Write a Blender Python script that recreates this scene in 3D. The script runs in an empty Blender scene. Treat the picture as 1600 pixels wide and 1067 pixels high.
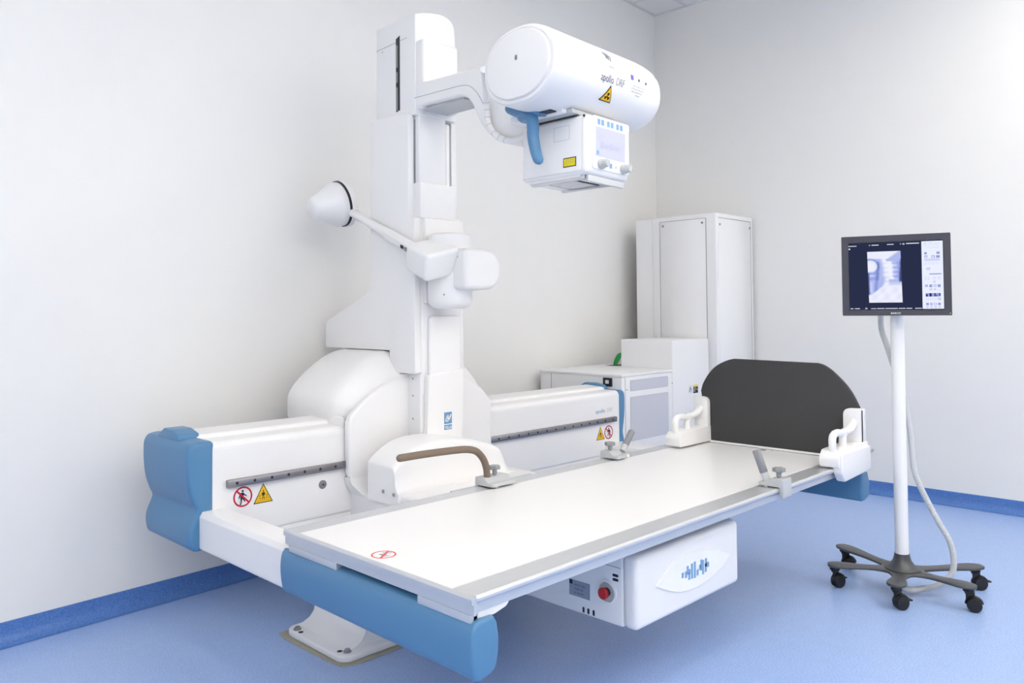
import bpy, bmesh, math, random
from mathutils import Vector, Matrix

# ------------------------------------------------------------------ camera, light, exposure
scene = bpy.context.scene
COL = scene.collection
F, CX, CY = 1242.5, 800.0, 450.67
YAW, PITCH, ROLL = 0.77784, 0.027467, 0.0080206
CAM = Vector((0, 0, 1.15))
fw = Vector((math.cos(YAW) * math.cos(PITCH), math.sin(YAW) * math.cos(PITCH), math.sin(PITCH)))
rt = Vector((math.sin(YAW), -math.cos(YAW), 0))
dn = fw.cross(rt)
r2 = rt * math.cos(ROLL) + dn * math.sin(ROLL)
d2 = dn * math.cos(ROLL) - rt * math.sin(ROLL)
cd = bpy.data.cameras.new('camera')
cam = bpy.data.objects.new('camera', cd)
COL.objects.link(cam)
cd.sensor_width = 36.0
cd.lens = F / 1600 * 36
cd.shift_x = 0.0
cd.shift_y = (CY - 533.5) / 1600
cd.clip_start = 0.02
mw = Matrix((r2, -d2, -fw)).transposed().to_4x4()
mw.translation = CAM
cam.matrix_world = mw
scene.camera = cam

scene.view_settings.view_transform = 'Standard'
scene.view_settings.look = 'None'
scene.view_settings.gamma = 1.0
scene.view_settings.use_curve_mapping = False
scene.view_settings.exposure = 0.0

world = bpy.data.worlds.new('world')
scene.world = world
world.use_nodes = True
world.node_tree.nodes['Background'].inputs[0].default_value = (0.9, 0.95, 1.0, 1)
world.node_tree.nodes['Background'].inputs[1].default_value = 0.0
LIGHT = 8.2          # emission of the ceiling luminaires
LUMINAIRES = [(x, y) for x in (-1.9, -0.4, 1.1, 2.6, 4.1) for y in (-1.7, -0.6, 0.6)]  # all unseen; row at lowest x added to brighten faces turned that way

# ------------------------------------------------------------------ materials
def lin(c):
    return tuple((v / 255 / 12.92) if v / 255 <= 0.04045 else ((v / 255 + 0.055) / 1.055) ** 2.4 for v in c)

def mat(name, rgb, rough=0.5, metal=0.0, bump=0.0, bscale=200, var=0.0, vscale=8, spec=0.5, coat=0.0):
    m = bpy.data.materials.new(name)
    m.use_nodes = True
    nt = m.node_tree
    b = nt.nodes['Principled BSDF']
    c = lin(rgb)
    b.inputs['Base Color'].default_value = (*c, 1)
    b.inputs['Roughness'].default_value = rough
    b.inputs['Metallic'].default_value = metal
    b.inputs['Specular IOR Level'].default_value = spec
    b.inputs['Coat Weight'].default_value = coat
    tc = nt.nodes.new('ShaderNodeTexCoord')
    if var or True:
        n = nt.nodes.new('ShaderNodeTexNoise')
        n.inputs['Scale'].default_value = vscale
        n.inputs['Detail'].default_value = 4
        nt.links.new(tc.outputs['Object'], n.inputs['Vector'])
        mx = nt.nodes.new('ShaderNodeMix')
        mx.data_type = 'RGBA'
        v = max(var, 0.01)
        mx.inputs[6].default_value = (*[max(0, x * (1 - v)) for x in c], 1)
        mx.inputs[7].default_value = (*[min(1, x * (1 + v)) for x in c], 1)
        nt.links.new(n.outputs['Fac'], mx.inputs[0])
        nt.links.new(mx.outputs[2], b.inputs['Base Color'])
    if bump:
        n2 = nt.nodes.new('ShaderNodeTexNoise')
        n2.inputs['Scale'].default_value = bscale
        n2.inputs['Detail'].default_value = 3
        nt.links.new(tc.outputs['Object'], n2.inputs['Vector'])
        bp = nt.nodes.new('ShaderNodeBump')
        bp.inputs['Strength'].default_value = bump
        bp.inputs['Distance'].default_value = 0.001
        nt.links.new(n2.outputs['Fac'], bp.inputs['Height'])
        nt.links.new(bp.outputs['Normal'], b.inputs['Normal'])
    return m

def emis(name, rgb, s):
    m = bpy.data.materials.new(name)
    m.use_nodes = True
    nt = m.node_tree
    for n in list(nt.nodes):
        nt.nodes.remove(n)
    o = nt.nodes.new('ShaderNodeOutputMaterial')
    e = nt.nodes.new('ShaderNodeEmission')
    e.inputs[0].default_value = (*lin(rgb), 1)
    e.inputs[1].default_value = s
    nt.links.new(e.outputs[0], o.inputs[0])
    return m

def vinyl(name, a, b_, rough):
    m = bpy.data.materials.new(name)
    m.use_nodes = True
    nt = m.node_tree
    b = nt.nodes['Principled BSDF']
    b.inputs['Roughness'].default_value = rough
    tc = nt.nodes.new('ShaderNodeTexCoord')
    n = nt.nodes.new('ShaderNodeTexNoise')
    n.inputs['Scale'].default_value = 160
    n.inputs['Detail'].default_value = 3
    n.inputs['Roughness'].default_value = 0.6
    nt.links.new(tc.outputs['Object'], n.inputs['Vector'])
    r = nt.nodes.new('ShaderNodeValToRGB')
    r.color_ramp.elements[0].position = 0.36
    r.color_ramp.elements[0].color = (*lin(a), 1)
    r.color_ramp.elements[1].position = 0.64
    r.color_ramp.elements[1].color = (*lin(b_), 1)
    nt.links.new(n.outputs['Fac'], r.inputs[0])
    n3 = nt.nodes.new('ShaderNodeTexNoise')
    n3.inputs['Scale'].default_value = 22
    n3.inputs['Detail'].default_value = 4
    nt.links.new(tc.outputs['Object'], n3.inputs['Vector'])
    mx = nt.nodes.new('ShaderNodeMix')
    mx.data_type = 'RGBA'
    mx.blend_type = 'MULTIPLY'
    mx.inputs[0].default_value = 0.12
    nt.links.new(r.outputs[0], mx.inputs[6])
    nt.links.new(n3.outputs['Fac'], mx.inputs[7])
    nt.links.new(mx.outputs[2], b.inputs['Base Color'])
    bp = nt.nodes.new('ShaderNodeBump')
    bp.inputs['Strength'].default_value = 0.12
    bp.inputs['Distance'].default_value = 0.001
    nt.links.new(n.outputs['Fac'], bp.inputs['Height'])
    nt.links.new(bp.outputs['Normal'], b.inputs['Normal'])
    return m

def carbon(name, a, b_):
    """fine woven look for the footboard"""
    m = bpy.data.materials.new(name)
    m.use_nodes = True
    nt = m.node_tree
    b = nt.nodes['Principled BSDF']
    b.inputs['Roughness'].default_value = 0.6
    tc = nt.nodes.new('ShaderNodeTexCoord')
    ch = nt.nodes.new('ShaderNodeTexChecker')
    ch.inputs['Scale'].default_value = 220
    ch.inputs['Color1'].default_value = (*lin(a), 1)
    ch.inputs['Color2'].default_value = (*lin(b_), 1)
    nt.links.new(tc.outputs['Object'], ch.inputs['Vector'])
    nt.links.new(ch.outputs[0], b.inputs['Base Color'])
    return m

M = dict(
    wall=mat('wall_paint', (245, 245, 245), 0.75, bump=0.15, bscale=350),
    ceil=mat('ceiling_tile', (247, 248, 249), 0.9, bump=0.3, bscale=120),
    trim=mat('ceiling_trim', (228, 231, 233), 0.5),
    white=mat('white_plastic', (245, 245, 247), 0.32, bump=0.05, bscale=900),
    white2=mat('white_enamel', (241, 242, 245), 0.3, bump=0.05, bscale=900),
    cabinet=mat('cabinet_enamel', (242, 243, 247), 0.42, bump=0.1, bscale=700),
    inset=mat('cabinet_inset_panel', (208, 210, 222), 0.5, bump=0.3, bscale=900),
    grey=mat('light_grey_plastic', (196, 199, 202), 0.4),
    blue=mat('blue_plastic', (86, 137, 180), 0.38, bump=0.12, bscale=1200),
    top=mat('white_laminate', (242, 242, 244), 0.3),
    alu=mat('brushed_aluminium', (216, 218, 221), 0.36, metal=0.6, var=0.03, vscale=40),
    steel=mat('rail_steel', (150, 148, 152), 0.35, metal=0.8, var=0.05, vscale=30),
    dark=mat('dark_slot', (38, 38, 46), 0.5),
    black=mat('black_plastic', (26, 27, 32), 0.45),
    seam=mat('seam_shadow_gap', (140, 142, 150), 0.6),
    bolt=mat('zinc_bolt', (165, 168, 170), 0.35, metal=0.8),
    board=carbon('footboard_weave', (52, 52, 54), (66, 66, 68)),
    boardedge=mat('footboard_edge', (64, 68, 76), 0.4),
    brown=mat('brown_rubber', (124, 108, 94), 0.5, bump=0.1, bscale=600),
    gripgrey=mat('grey_rubber', (140, 142, 148), 0.6, bump=0.4, bscale=900),
    knob=mat('grey_knob', (150, 153, 158), 0.45),
    castiron=mat('charcoal_paint', (84, 85, 88), 0.36, metal=0.3, bump=0.25, bscale=900),
    tyre=mat('caster_black', (24, 25, 30), 0.5),
    bezel=mat('monitor_bezel', (62, 63, 74), 0.42),
    silver=mat('monitor_shell', (170, 176, 190), 0.35),
    conduit=mat('grey_conduit', (205, 208, 212), 0.45),
    red=mat('emergency_red', (190, 24, 30), 0.35),
    signred=mat('sign_red', (200, 20, 50), 0.5),
    tablered=mat('table_sign_red', (226, 84, 84), 0.5),
    signyellow=mat('sign_yellow', (248, 196, 0), 0.5),
    laser=mat('laser_label_yellow', (240, 222, 0), 0.5),
    glosswhite=mat('gloss_white', (252, 252, 253), 0.15),
    signwhite=mat('sign_white', (236, 238, 245), 0.5),
    ink=mat('sign_ink', (20, 22, 36), 0.6),
    slateink=mat('slate_ink', (96, 104, 128), 0.6),
    greyink=mat('grey_ink', (150, 156, 172), 0.6),
    paleink=mat('pale_ink', (200, 205, 216), 0.6),
    blueink=mat('blue_ink', (104, 154, 196), 0.5),
    purple=mat('purple_ink', (110, 90, 190), 0.5),
    keyblue=mat('membrane_key_blue', (130, 172, 214), 0.45),
    lcd=mat('lcd_glass', (200, 202, 226), 0.2),
    lcdink=mat('lcd_ink', (174, 178, 208), 0.3),
    plate=mat('rating_plate', (150, 158, 178), 0.4),
    putty=mat('floor_sealant', (172, 170, 158), 0.8, var=0.15, vscale=30),
    green=mat('green_cable', (30, 170, 80), 0.4),
    glass=mat('frosted_glass', (196, 196, 206), 0.15),
    floor=vinyl('blue_vinyl', (152, 182, 238), (180, 206, 252), 0.32),
    cove=vinyl('blue_vinyl_shaded', (76, 120, 194), (98, 142, 212), 0.4),  # same vinyl as the floor, shade of the upright face put into the colour
    lamp=emis('luminaire_diffuser', (255, 247, 233), LIGHT),
)

# ------------------------------------------------------------------ object helpers
def link(name, me, m=None, parent=None):
    o = bpy.data.objects.new(name, me)
    COL.objects.link(o)
    if m:
        me.materials.append(M[m] if isinstance(m, str) else m)
    if parent is not None:
        o.parent = parent
        o.matrix_parent_inverse = Matrix.Translation(-world_loc(parent))
    return o

def world_loc(o):
    return Vector(o.get('origin', (0, 0, 0)))

def thing(name, label, cat, loc, group=None):
    o = bpy.data.objects.new(name, None)
    COL.objects.link(o)
    o.location = loc
    o.empty_display_size = 0.1
    o['label'] = label
    o['category'] = cat
    o['origin'] = tuple(loc)
    if group:
        o['group'] = group
    return o

def tag(o, label, cat, group=None):
    o['label'] = label
    o['category'] = cat
    if group:
        o['group'] = group
    return o

def bev(o, w, seg=3, angle=30):
    if w:
        md = o.modifiers.new('bevel', 'BEVEL')
        md.width = w
        md.segments = seg
        md.limit_method = 'ANGLE'
        md.angle_limit = math.radians(angle)
        md.harden_normals = False
    return o

def smooth(me, on=True):
    for p in me.polygons:
        p.use_smooth = on

def raw(name, verts, faces, m, parent=None, bevel=0.0, seg=3, sm=None, angle=30):
    me = bpy.data.meshes.new(name)
    me.from_pydata([tuple(v) for v in verts], [], faces)
    bm = bmesh.new()
    bm.from_mesh(me)
    bmesh.ops.recalc_face_normals(bm, faces=bm.faces)
    bm.to_mesh(me)
    bm.free()
    o = link(name, me, m, parent)
    bev(o, bevel, seg, angle)
    if sm is None:
        sm = bevel > 0
    if sm:
        smooth(me)
        if not bevel:
            me.set_sharp_from_angle(angle=math.radians(40))
    return o

def box(name, x0, x1, y0, y1, z0, z1, m, parent=None, bevel=0.0, seg=3):
    v = [(x, y, z) for x in (x0, x1) for y in (y0, y1) for z in (z0, z1)]
    f = [(0, 1, 3, 2), (4, 6, 7, 5), (0, 4, 5, 1), (2, 3, 7, 6), (0, 2, 6, 4), (1, 5, 7, 3)]
    return raw(name, v, f, m, parent, bevel, seg)

def boxes(name, lst, m, parent=None, bevel=0.0):
    V, Fc = [], []
    for (x0, x1, y0, y1, z0, z1) in lst:
        k = len(V)
        V += [(x, y, z) for x in (x0, x1) for y in (y0, y1) for z in (z0, z1)]
        Fc += [tuple(k + i for i in f) for f in [(0, 1, 3, 2), (4, 6, 7, 5), (0, 4, 5, 1), (2, 3, 7, 6), (0, 2, 6, 4), (1, 5, 7, 3)]]
    return raw(name, V, Fc, m, parent, bevel)

def obox(name, o, a, b, c, m, parent=None, bevel=0.0, seg=3):
    """box from a corner and three edge vectors"""
    o, a, b, c = map(Vector, (o, a, b, c))
    v = [o + a * i + b * j + c * k for i in (0, 1) for j in (0, 1) for k in (0, 1)]
    f = [(0, 1, 3, 2), (4, 6, 7, 5), (0, 4, 5, 1), (2, 3, 7, 6), (0, 2, 6, 4), (1, 5, 7, 3)]
    return raw(name, v, f, m, parent, bevel, seg)

def P3(axis, u, v, w):
    """polygon coordinate (u,v) in the plane across axis, w along it"""
    return {'x': (w, u, v), 'y': (u, w, v), 'z': (u, v, w)}[axis]

def prism(name, pts, axis, w0, w1, m, parent=None, bevel=0.0, seg=3, angle=30):
    n = len(pts)
    v = [P3(axis, p[0], p[1], w0) for p in pts] + [P3(axis, p[0], p[1], w1) for p in pts]
    f = [tuple(range(n)), tuple(range(2 * n - 1, n - 1, -1))] + [(i, (i + 1) % n, n + (i + 1) % n, n + i) for i in range(n)]
    return raw(name, v, f, m, parent, bevel, seg, angle=angle)

def frame(d):
    d = Vector(d).normalized()
    up = Vector((0, 0, 1)) if abs(d.z) < 0.95 else Vector((1, 0, 0))
    s = d.cross(up).normalized()
    t = s.cross(d).normalized()
    return d, s, t

def lathe_vf(prof, o, d, seg=32):
    """prof = [(along, radius)]"""
    d, s, t = frame(d)
    o = Vector(o)
    V, Fc, rings = [], [], []
    for (h, r) in prof:
        k = len(V)
        if r <= 1e-6:
            V.append(o + d * h)
            rings.append([k])
        else:
            for i in range(seg):
                a = 2 * math.pi * i / seg
                V.append(o + d * h + s * (r * math.cos(a)) + t * (r * math.sin(a)))
            rings.append(list(range(k, k + seg)))
    for A, B in zip(rings, rings[1:]):
        for i in range(seg):
            j = (i + 1) % seg
            if len(A) == 1 and len(B) == 1:
                continue
            if len(A) == 1:
                Fc.append((A[0], B[j], B[i]))
            elif len(B) == 1:
                Fc.append((A[i], A[j], B[0]))
            else:
                Fc.append((A[i], A[j], B[j], B[i]))
    if len(rings[0]) > 1:
        Fc.append(tuple(reversed(rings[0])))
    if len(rings[-1]) > 1:
        Fc.append(tuple(rings[-1]))
    return V, Fc

def lathe(name, prof, o, d, m, parent=None, seg=32):
    V, Fc = lathe_vf(prof, o, d, seg)
    return raw(name, V, Fc, m, parent, sm=True)

def catmull(pts, n=8, closed=False):
    out = []
    P = [Vector(p) for p in pts]
    N = len(P)
    rng = N if closed else N - 1
    for i in range(rng):
        if closed:
            p0, p1, p2, p3 = P[(i - 1) % N], P[i], P[(i + 1) % N], P[(i + 2) % N]
        else:
            p0 = P[i - 1] if i > 0 else P[i] * 2 - P[i + 1]
            p1, p2 = P[i], P[i + 1]
            p3 = P[i + 2] if i + 2 < N else P[i + 1] * 2 - P[i]
        for k in range(n):
            t = k / n
            out.append(0.5 * ((2 * p1) + (p2 - p0) * t + (2 * p0 - 5 * p1 + 4 * p2 - p3) * t * t + (3 * p1 - p0 - 3 * p2 + p3) * t ** 3))
    if not closed:
        out.append(P[-1])
    return out

def tube(name, pts, rad, m, parent=None, seg=16, corrug=0.0, flat=(1, 1), ends='round'):
    """swept tube; rad a number or one per point; corrug = alternate ribs"""
    P = [Vector(p) for p in pts]
    n = len(P)
    R = [rad] * n if not hasattr(rad, '__len__') else list(rad)
    V, Fc = [], []
    T = [(P[min(i + 1, n - 1)] - P[max(i - 1, 0)]).normalized() for i in range(n)]
    d, s, t = frame(T[0])
    rings = []
    def ring(c, s, t, r):
        k = len(V)
        for j in range(seg):
            a = 2 * math.pi * j / seg
            V.append(c + s * (r * flat[0] * math.cos(a)) + t * (r * flat[1] * math.sin(a)))
        rings.append(k)
    for i in range(n):
        if i:
            ax = T[i - 1].cross(T[i])
            if ax.length > 1e-8:
                rot = Matrix.Rotation(T[i - 1].angle(T[i]), 3, ax.normalized())
                s = rot @ s
                t = rot @ t
        if i == 0 and ends == 'round':
            ring(P[0] - T[0] * R[0] * 0.8, s, t, R[0] * 0.4)
            ring(P[0] - T[0] * R[0] * 0.45, s, t, R[0] * 0.82)
        ring(P[i], s, t, R[i] * (1 + (corrug if i % 2 else 0)))
        if i == n - 1 and ends == 'round':
            ring(P[i] + T[i] * R[i] * 0.45, s, t, R[i] * 0.82)
            ring(P[i] + T[i] * R[i] * 0.8, s, t, R[i] * 0.4)
    for a, b in zip(rings, rings[1:]):
        for j in range(seg):
            k = (j + 1) % seg
            Fc.append((a + j, a + k, b + k, b + j))
    Fc.append(tuple(range(rings[0] + seg - 1, rings[0] - 1, -1)))
    Fc.append(tuple(range(rings[-1], rings[-1] + seg)))
    return raw(name, V, Fc, m, parent, sm=True)

def rrect(x0, x1, y0, y1, r, n=6):
    out = []
    for cx, cy, a0 in ((x1 - r, y1 - r, 0), (x0 + r, y1 - r, 90), (x0 + r, y0 + r, 180), (x1 - r, y0 + r, 270)):
        for i in range(n + 1):
            a = math.radians(a0 + 90 * i / n)
            out.append((cx + r * math.cos(a), cy + r * math.sin(a)))
    return out

def rpoly(pts, radii, n=6):
    """polygon with rounded corners"""
    out = []
    N = len(pts)
    if not hasattr(radii, '__len__'):
        radii = [radii] * N
    for i in range(N):
        p = Vector(pts[i])
        a = Vector(pts[i - 1]) - p
        b = Vector(pts[(i + 1) % N]) - p
        r = radii[i]
        if r <= 0:
            out.append(tuple(p))
            continue
        ang = a.angle(b)
        d = min(r / math.tan(ang / 2), a.length * 0.49, b.length * 0.49)
        A = p + a.normalized() * d
        B = p + b.normalized() * d
        for k in range(n + 1):
            t = k / n
            q = A * (1 - t) ** 2 + p * 2 * t * (1 - t) + B * t * t
            out.append(tuple(q))
    return out

# decals: 2-D shapes mapped onto a surface through fn(u, v) -> Vector, given a small thickness along the normal
class Plane:
    def __init__(s, o, u, v):
        s.o, s.u, s.v = Vector(o), Vector(u).normalized(), Vector(v).normalized()
        s.n = s.u.cross(s.v)
    def __call__(s, u, v, h=0.0):
        return s.o + s.u * u + s.v * v + s.n * h

def shape(name, polys, fn, m, parent, h0=0.0, h1=0.0012):
    V, Fc = [], []
    for p in polys:
        k, n = len(V), len(p)
        V += [fn(a, b, h1) for a, b in p] + [fn(a, b, h0) for a, b in p]
        Fc.append(tuple(range(k, k + n)))
        Fc += [(k + (i + 1) % n, k + i, k + n + i, k + n + (i + 1) % n) for i in range(n)]
    me = bpy.data.meshes.new(name)
    me.from_pydata([tuple(v) for v in V], [], Fc)
    return link(name, me, m, parent)

def circ(cx, cy, r, n=32, ry=None, a0=0, a1=360):
    ry = r if ry is None else ry
    full = abs(a1 - a0) >= 360
    N = n if full else n + 1
    return [(cx + r * math.cos(math.radians(a0 + (a1 - a0) * i / n)), cy + ry * math.sin(math.radians(a0 + (a1 - a0) * i / n))) for i in range(N)]

def ringpolys(cx, cy, r0, r1, n=40):
    out = []
    for i in range(n):
        a, b = 2 * math.pi * i / n, 2 * math.pi * (i + 1) / n
        out.append([(cx + r1 * math.cos(a), cy + r1 * math.sin(a)), (cx + r1 * math.cos(b), cy + r1 * math.sin(b)),
                    (cx + r0 * math.cos(b), cy + r0 * math.sin(b)), (cx + r0 * math.cos(a), cy + r0 * math.sin(a))])
    return out

def bar(x0, y0, x1, y1, w):
    d = Vector((x1 - x0, y1 - y0)).normalized()
    n = Vector((-d.y, d.x)) * w / 2
    return [(x0 - n.x, y0 - n.y), (x1 - n.x, y1 - n.y), (x1 + n.x, y1 + n.y), (x0 + n.x, y0 + n.y)]

def rect(x0, x1, y0, y1):
    return [(x0, y0), (x1, y0), (x1, y1), (x0, y1)]

def text(name, s, size, fn, m, parent, h=0.0012, shear=0.0, sx=1.0, align='LEFT', bold=0.0):
    cu = bpy.data.curves.new(name, 'FONT')
    cu.body = s
    cu.size = size
    cu.align_x = align
    cu.resolution_u = 3
    cu.shear = shear
    cu.offset = bold
    tmp = bpy.data.objects.new(name + '_tmp', cu)
    COL.objects.link(tmp)
    dg = bpy.context.evaluated_depsgraph_get()
    dg.update()
    me = bpy.data.meshes.new_from_object(tmp.evaluated_get(dg))
    bpy.data.objects.remove(tmp)
    me.name = name
    for v in me.vertices:
        v.co = fn(v.co.x * sx, v.co.y, h)
    return link(name, me, m, parent)

def structure(o):
    o['kind'] = 'structure'
    return o

# ------------------------------------------------------------------ room
WX = 5.10                                   # right-hand wall
CEIL = 3.41
def wy(x):                                  # far-left wall, turned about 3 degrees
    return 3.235 + 0.0533 * (x - 0.73)
XB, YB = -2.6, -2.4
T = 0.15
o = raw('floor', [(XB - T, YB - T, 0), (WX + T, YB - T, 0), (WX + T, wy(WX) + T, 0), (XB - T, wy(XB) + T, 0),
                  (XB - T, YB - T, -.1), (WX + T, YB - T, -.1), (WX + T, wy(WX) + T, -.1), (XB - T, wy(XB) + T, -.1)],
        [(0, 1, 2, 3), (7, 6, 5, 4), (0, 4, 5, 1), (1, 5, 6, 2), (2, 6, 7, 3), (3, 7, 4, 0)], 'floor')
structure(o)
def hexa(name, pts, z0, z1, m):
    v = [(p[0], p[1], z0) for p in pts] + [(p[0], p[1], z1) for p in pts]
    return structure(raw(name, v, [(0, 3, 2, 1), (4, 5, 6, 7), (0, 1, 5, 4), (1, 2, 6, 5), (2, 3, 7, 6), (3, 0, 4, 7)], m))
hexa('wall_left', [(XB - T, wy(XB - T)), (WX + T, wy(WX + T)), (WX + T, wy(WX + T) + T), (XB - T, wy(XB - T) + T)], 0, CEIL, 'wall')
hexa('wall_right', [(WX, YB - T), (WX + T, YB - T), (WX + T, wy(WX)), (WX, wy(WX))], 0, CEIL, 'wall')
hexa('wall_back', [(XB - T, YB), (XB, YB), (XB, wy(XB)), (XB - T, wy(XB))], 0, CEIL, 'wall')
hexa('wall_near', [(XB - T, YB - T), (WX, YB - T), (WX, YB), (XB - T, YB)], 0, CEIL, 'wall')
hexa('ceiling', [(XB - T, YB - T), (WX + T, YB - T), (WX + T, wy(WX + T) + T), (XB - T, wy(XB - T) + T)], CEIL, CEIL + .1, 'ceil')

# coved vinyl upstands, floor vinyl in a tone darkened for shade
def cove(name, a, b, n):
    """profile swept from a to b; n = inward normal"""
    a, b, n = Vector(a), Vector(b), Vector(n).normalized()
    prof = [(0.0, 0.078), (0.004, 0.076), (0.005, 0.045)]
    for i in range(1, 9):
        t = math.radians(90 * i / 8)
        prof.append((0.005 + 0.04 * (1 - math.cos(t)), 0.001 + 0.044 * (1 - math.sin(t))))
    prof += [(0.0, 0.0005)]
    N = len(prof)
    V = [a + n * p[0] + Vector((0, 0, p[1])) for p in prof] + [b + n * p[0] + Vector((0, 0, p[1])) for p in prof]
    Fc = [(i, i + 1, N + i + 1, N + i) for i in range(N - 1)]
    o = raw(name, V, Fc, 'cove', sm=True)
    return structure(o)
cove('baseboard_left', (XB, wy(XB), 0), (WX, wy(WX), 0), (0.0533, -1, 0))
cove('baseboard_right', (WX, wy(WX), 0), (WX, YB, 0), (-1, 0, 0))

# ceiling edge angle and grid
def strip(name, a, b, n, w, t, m):
    a, b, n = Vector(a), Vector(b), Vector(n).normalized()
    z = Vector((0, 0, -t))
    v = [a, b, b + n * w, a + n * w, a + z, b + z, b + n * w + z, a + n * w + z]
    return structure(raw(name, v, [(0, 1, 2, 3), (7, 6, 5, 4), (0, 4, 5, 1), (1, 5, 6, 2), (2, 6, 7, 3), (3, 7, 4, 0)], m))
strip('trim_1', (XB, wy(XB), CEIL), (WX, wy(WX), CEIL), (0.0533, -1, 0), 0.024, 0.006, 'trim')
strip('trim_2', (WX, wy(WX), CEIL), (WX, YB, CEIL), (-1, 0, 0), 0.012, 0.012, 'trim')
k = 3
for x in (4.79, 4.19, 3.59, 2.99):
    strip('trim_%d' % k, (x, wy(x) - .03, CEIL), (x, YB, CEIL), (-1, 0, 0), 0.024, 0.004, 'trim'); k += 1
for y in (3.19, 2.59, 1.99, 1.39):
    strip('trim_%d' % k, (WX - .02, y, CEIL), (XB, y, CEIL), (0, -1, 0), 0.024, 0.004, 'trim'); k += 1

# ceiling luminaires (outside the frame, added and hung low to light room and ceiling)
g = None
for (x, y) in LUMINAIRES:
    if g is None:
        g = thing('ceiling_light', 'unseen square white luminaire, added and hung low to light the room', 'ceiling light', (x, y, CEIL), 'ceiling luminaires in rows')
        z0, z1 = CEIL - .25, CEIL - .215
        fr = boxes('frame', [(x - .31, x + .31, y - .31, y - .29, z0, z1), (x - .31, x + .31, y + .29, y + .31, z0, z1),
                             (x - .31, x - .29, y - .29, y + .29, z0, z1), (x + .29, x + .31, y - .29, y + .29, z0, z1)], 'trim', g)
        df = box('diffuser', x - .289, x + .289, y - .289, y + .289, z0 + .002, z1 - .002, 'lamp', g)
        hg = lathe('hanger', [(0, .008), (.213, .008), (.213, .03), (.2145, .03)], (x, y, z1 - .001), (0, 0, 1), 'trim', g, 12)
        kids = [fr, df, hg]
        g0 = Vector((x, y, CEIL))
    else:
        c = g.copy()
        COL.objects.link(c)
        c.location = (x, y, CEIL)
        for q in kids:
            d = q.copy()
            COL.objects.link(d)
            d.parent = c
            d.matrix_parent_inverse = Matrix.Translation(-g0)

# ------------------------------------------------------------------ fixed base beam with blue end caps
base = thing('machine_base', 'long white horizontal base beam with blue end caps and floor foot along the left wall', 'x-ray machine', (2.2, 2.6, 0))
BY = 2.69
sec = rpoly([(BY, .355), (BY, .70), (2.795, .70), (2.80, .715), (2.92, .722), (2.925, .708), (3.02, .706), (3.06, .66), (3.06, .355)],
            [.015, .03, .004, .01, .01, .004, .02, .02, .02])
prism('beam_cover', sec, 'x', 1.235, 3.575, 'white', base)
def smoothprof(pts, n=5):
    return [(v.x, v.y) for v in catmull([Vector((a, b, 0)) for a, b in pts], n)]
capp = [(1.25, .338), (1.25, .705)] + smoothprof([(1.20, .706), (1.172, .700), (1.158, .682), (1.154, .655), (1.155, .60), (1.162, .545), (1.176, .50), (1.187, .473), (1.178, .445), (1.166, .415), (1.163, .385), (1.169, .350), (1.182, .336), (1.20, .333)])
def cap(pts, nm, lab):
    n = len(pts)
    o = prism(nm, pts, 'y', BY - .003, 3.09, 'blue', base, bevel=0.018, seg=4, angle=50)
    o['label'] = lab
    return o
capl = prism('end_cap', capp, 'y', BY - .003, 3.082, 'blue', base, bevel=.016, seg=5, angle=60)
capl['label'] = 'near blue end cap'
# raised blue bulge on top of the cap
prism('cap_ridge', rpoly([(2.795, .69), (2.80, .722), (2.86, .735), (2.93, .735), (2.985, .705), (2.985, .69)], [0, .02, .02, .02, .02, 0]), 'x', 1.17, 1.247, 'blue', capl, bevel=.008)
capr_p = [(3.568, .345)] + list(reversed([(3.568, .703)] + smoothprof([(3.595, .702), (3.613, .690), (3.622, .660), (3.622, .60), (3.616, .545), (3.607, .50), (3.602, .473), (3.608, .445), (3.615, .415), (3.617, .385), (3.610, .355), (3.598, .343)])))
capr = prism('end_cap', capr_p, 'y', BY - .003, 3.045, 'blue', base, bevel=.012, seg=4, angle=60)
capr['label'] = 'far blue end cap'
prism('cap_ridge', rpoly([(2.795, .69), (2.80, .722), (2.86, .732), (2.93, .732), (2.985, .705), (2.985, .69)], [0, .02, .02, .02, .02, 0]), 'x', 3.56, 3.605, 'blue', capr, bevel=.008)

box('beam_skirt', 1.42, 3.46, 2.694, 3.04, .275, .37, 'white', base, bevel=.004)
# steel rails with bolt holes
def rail(x0, x1, xh):
    r = box('guide_rail', x0, x1, BY - .018, BY, .536, .562, 'steel', base, bevel=.0015, seg=1)
    hp = Plane((0, BY - .018, 0), (1, 0, 0), (0, 0, 1))
    x = xh
    while x < x1 - .015:
        shape('bolt_hole', [circ(x, .549, .0055, 12)], hp, 'dark', r, 0, .0004)
        x += .0672
rail(1.292, 1.81, 1.325)
rail(2.50, 3.53, 2.55)
fp = Plane((0, BY, 0), (1, 0, 0), (0, 0, 1))
pl = lathe('port_cover', [(0, .0), (0, .0165), (.003, .0165), (.004, .014), (.004, 0)], (1.681, BY, .485), (0, -1, 0), 'steel', base)
lathe('screw', [(0, 0), (0, .003), (.002, .003), (.002, 0)], (1.681, BY - .004, .485), (0, -1, 0), 'dark', pl, 10)

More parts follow.
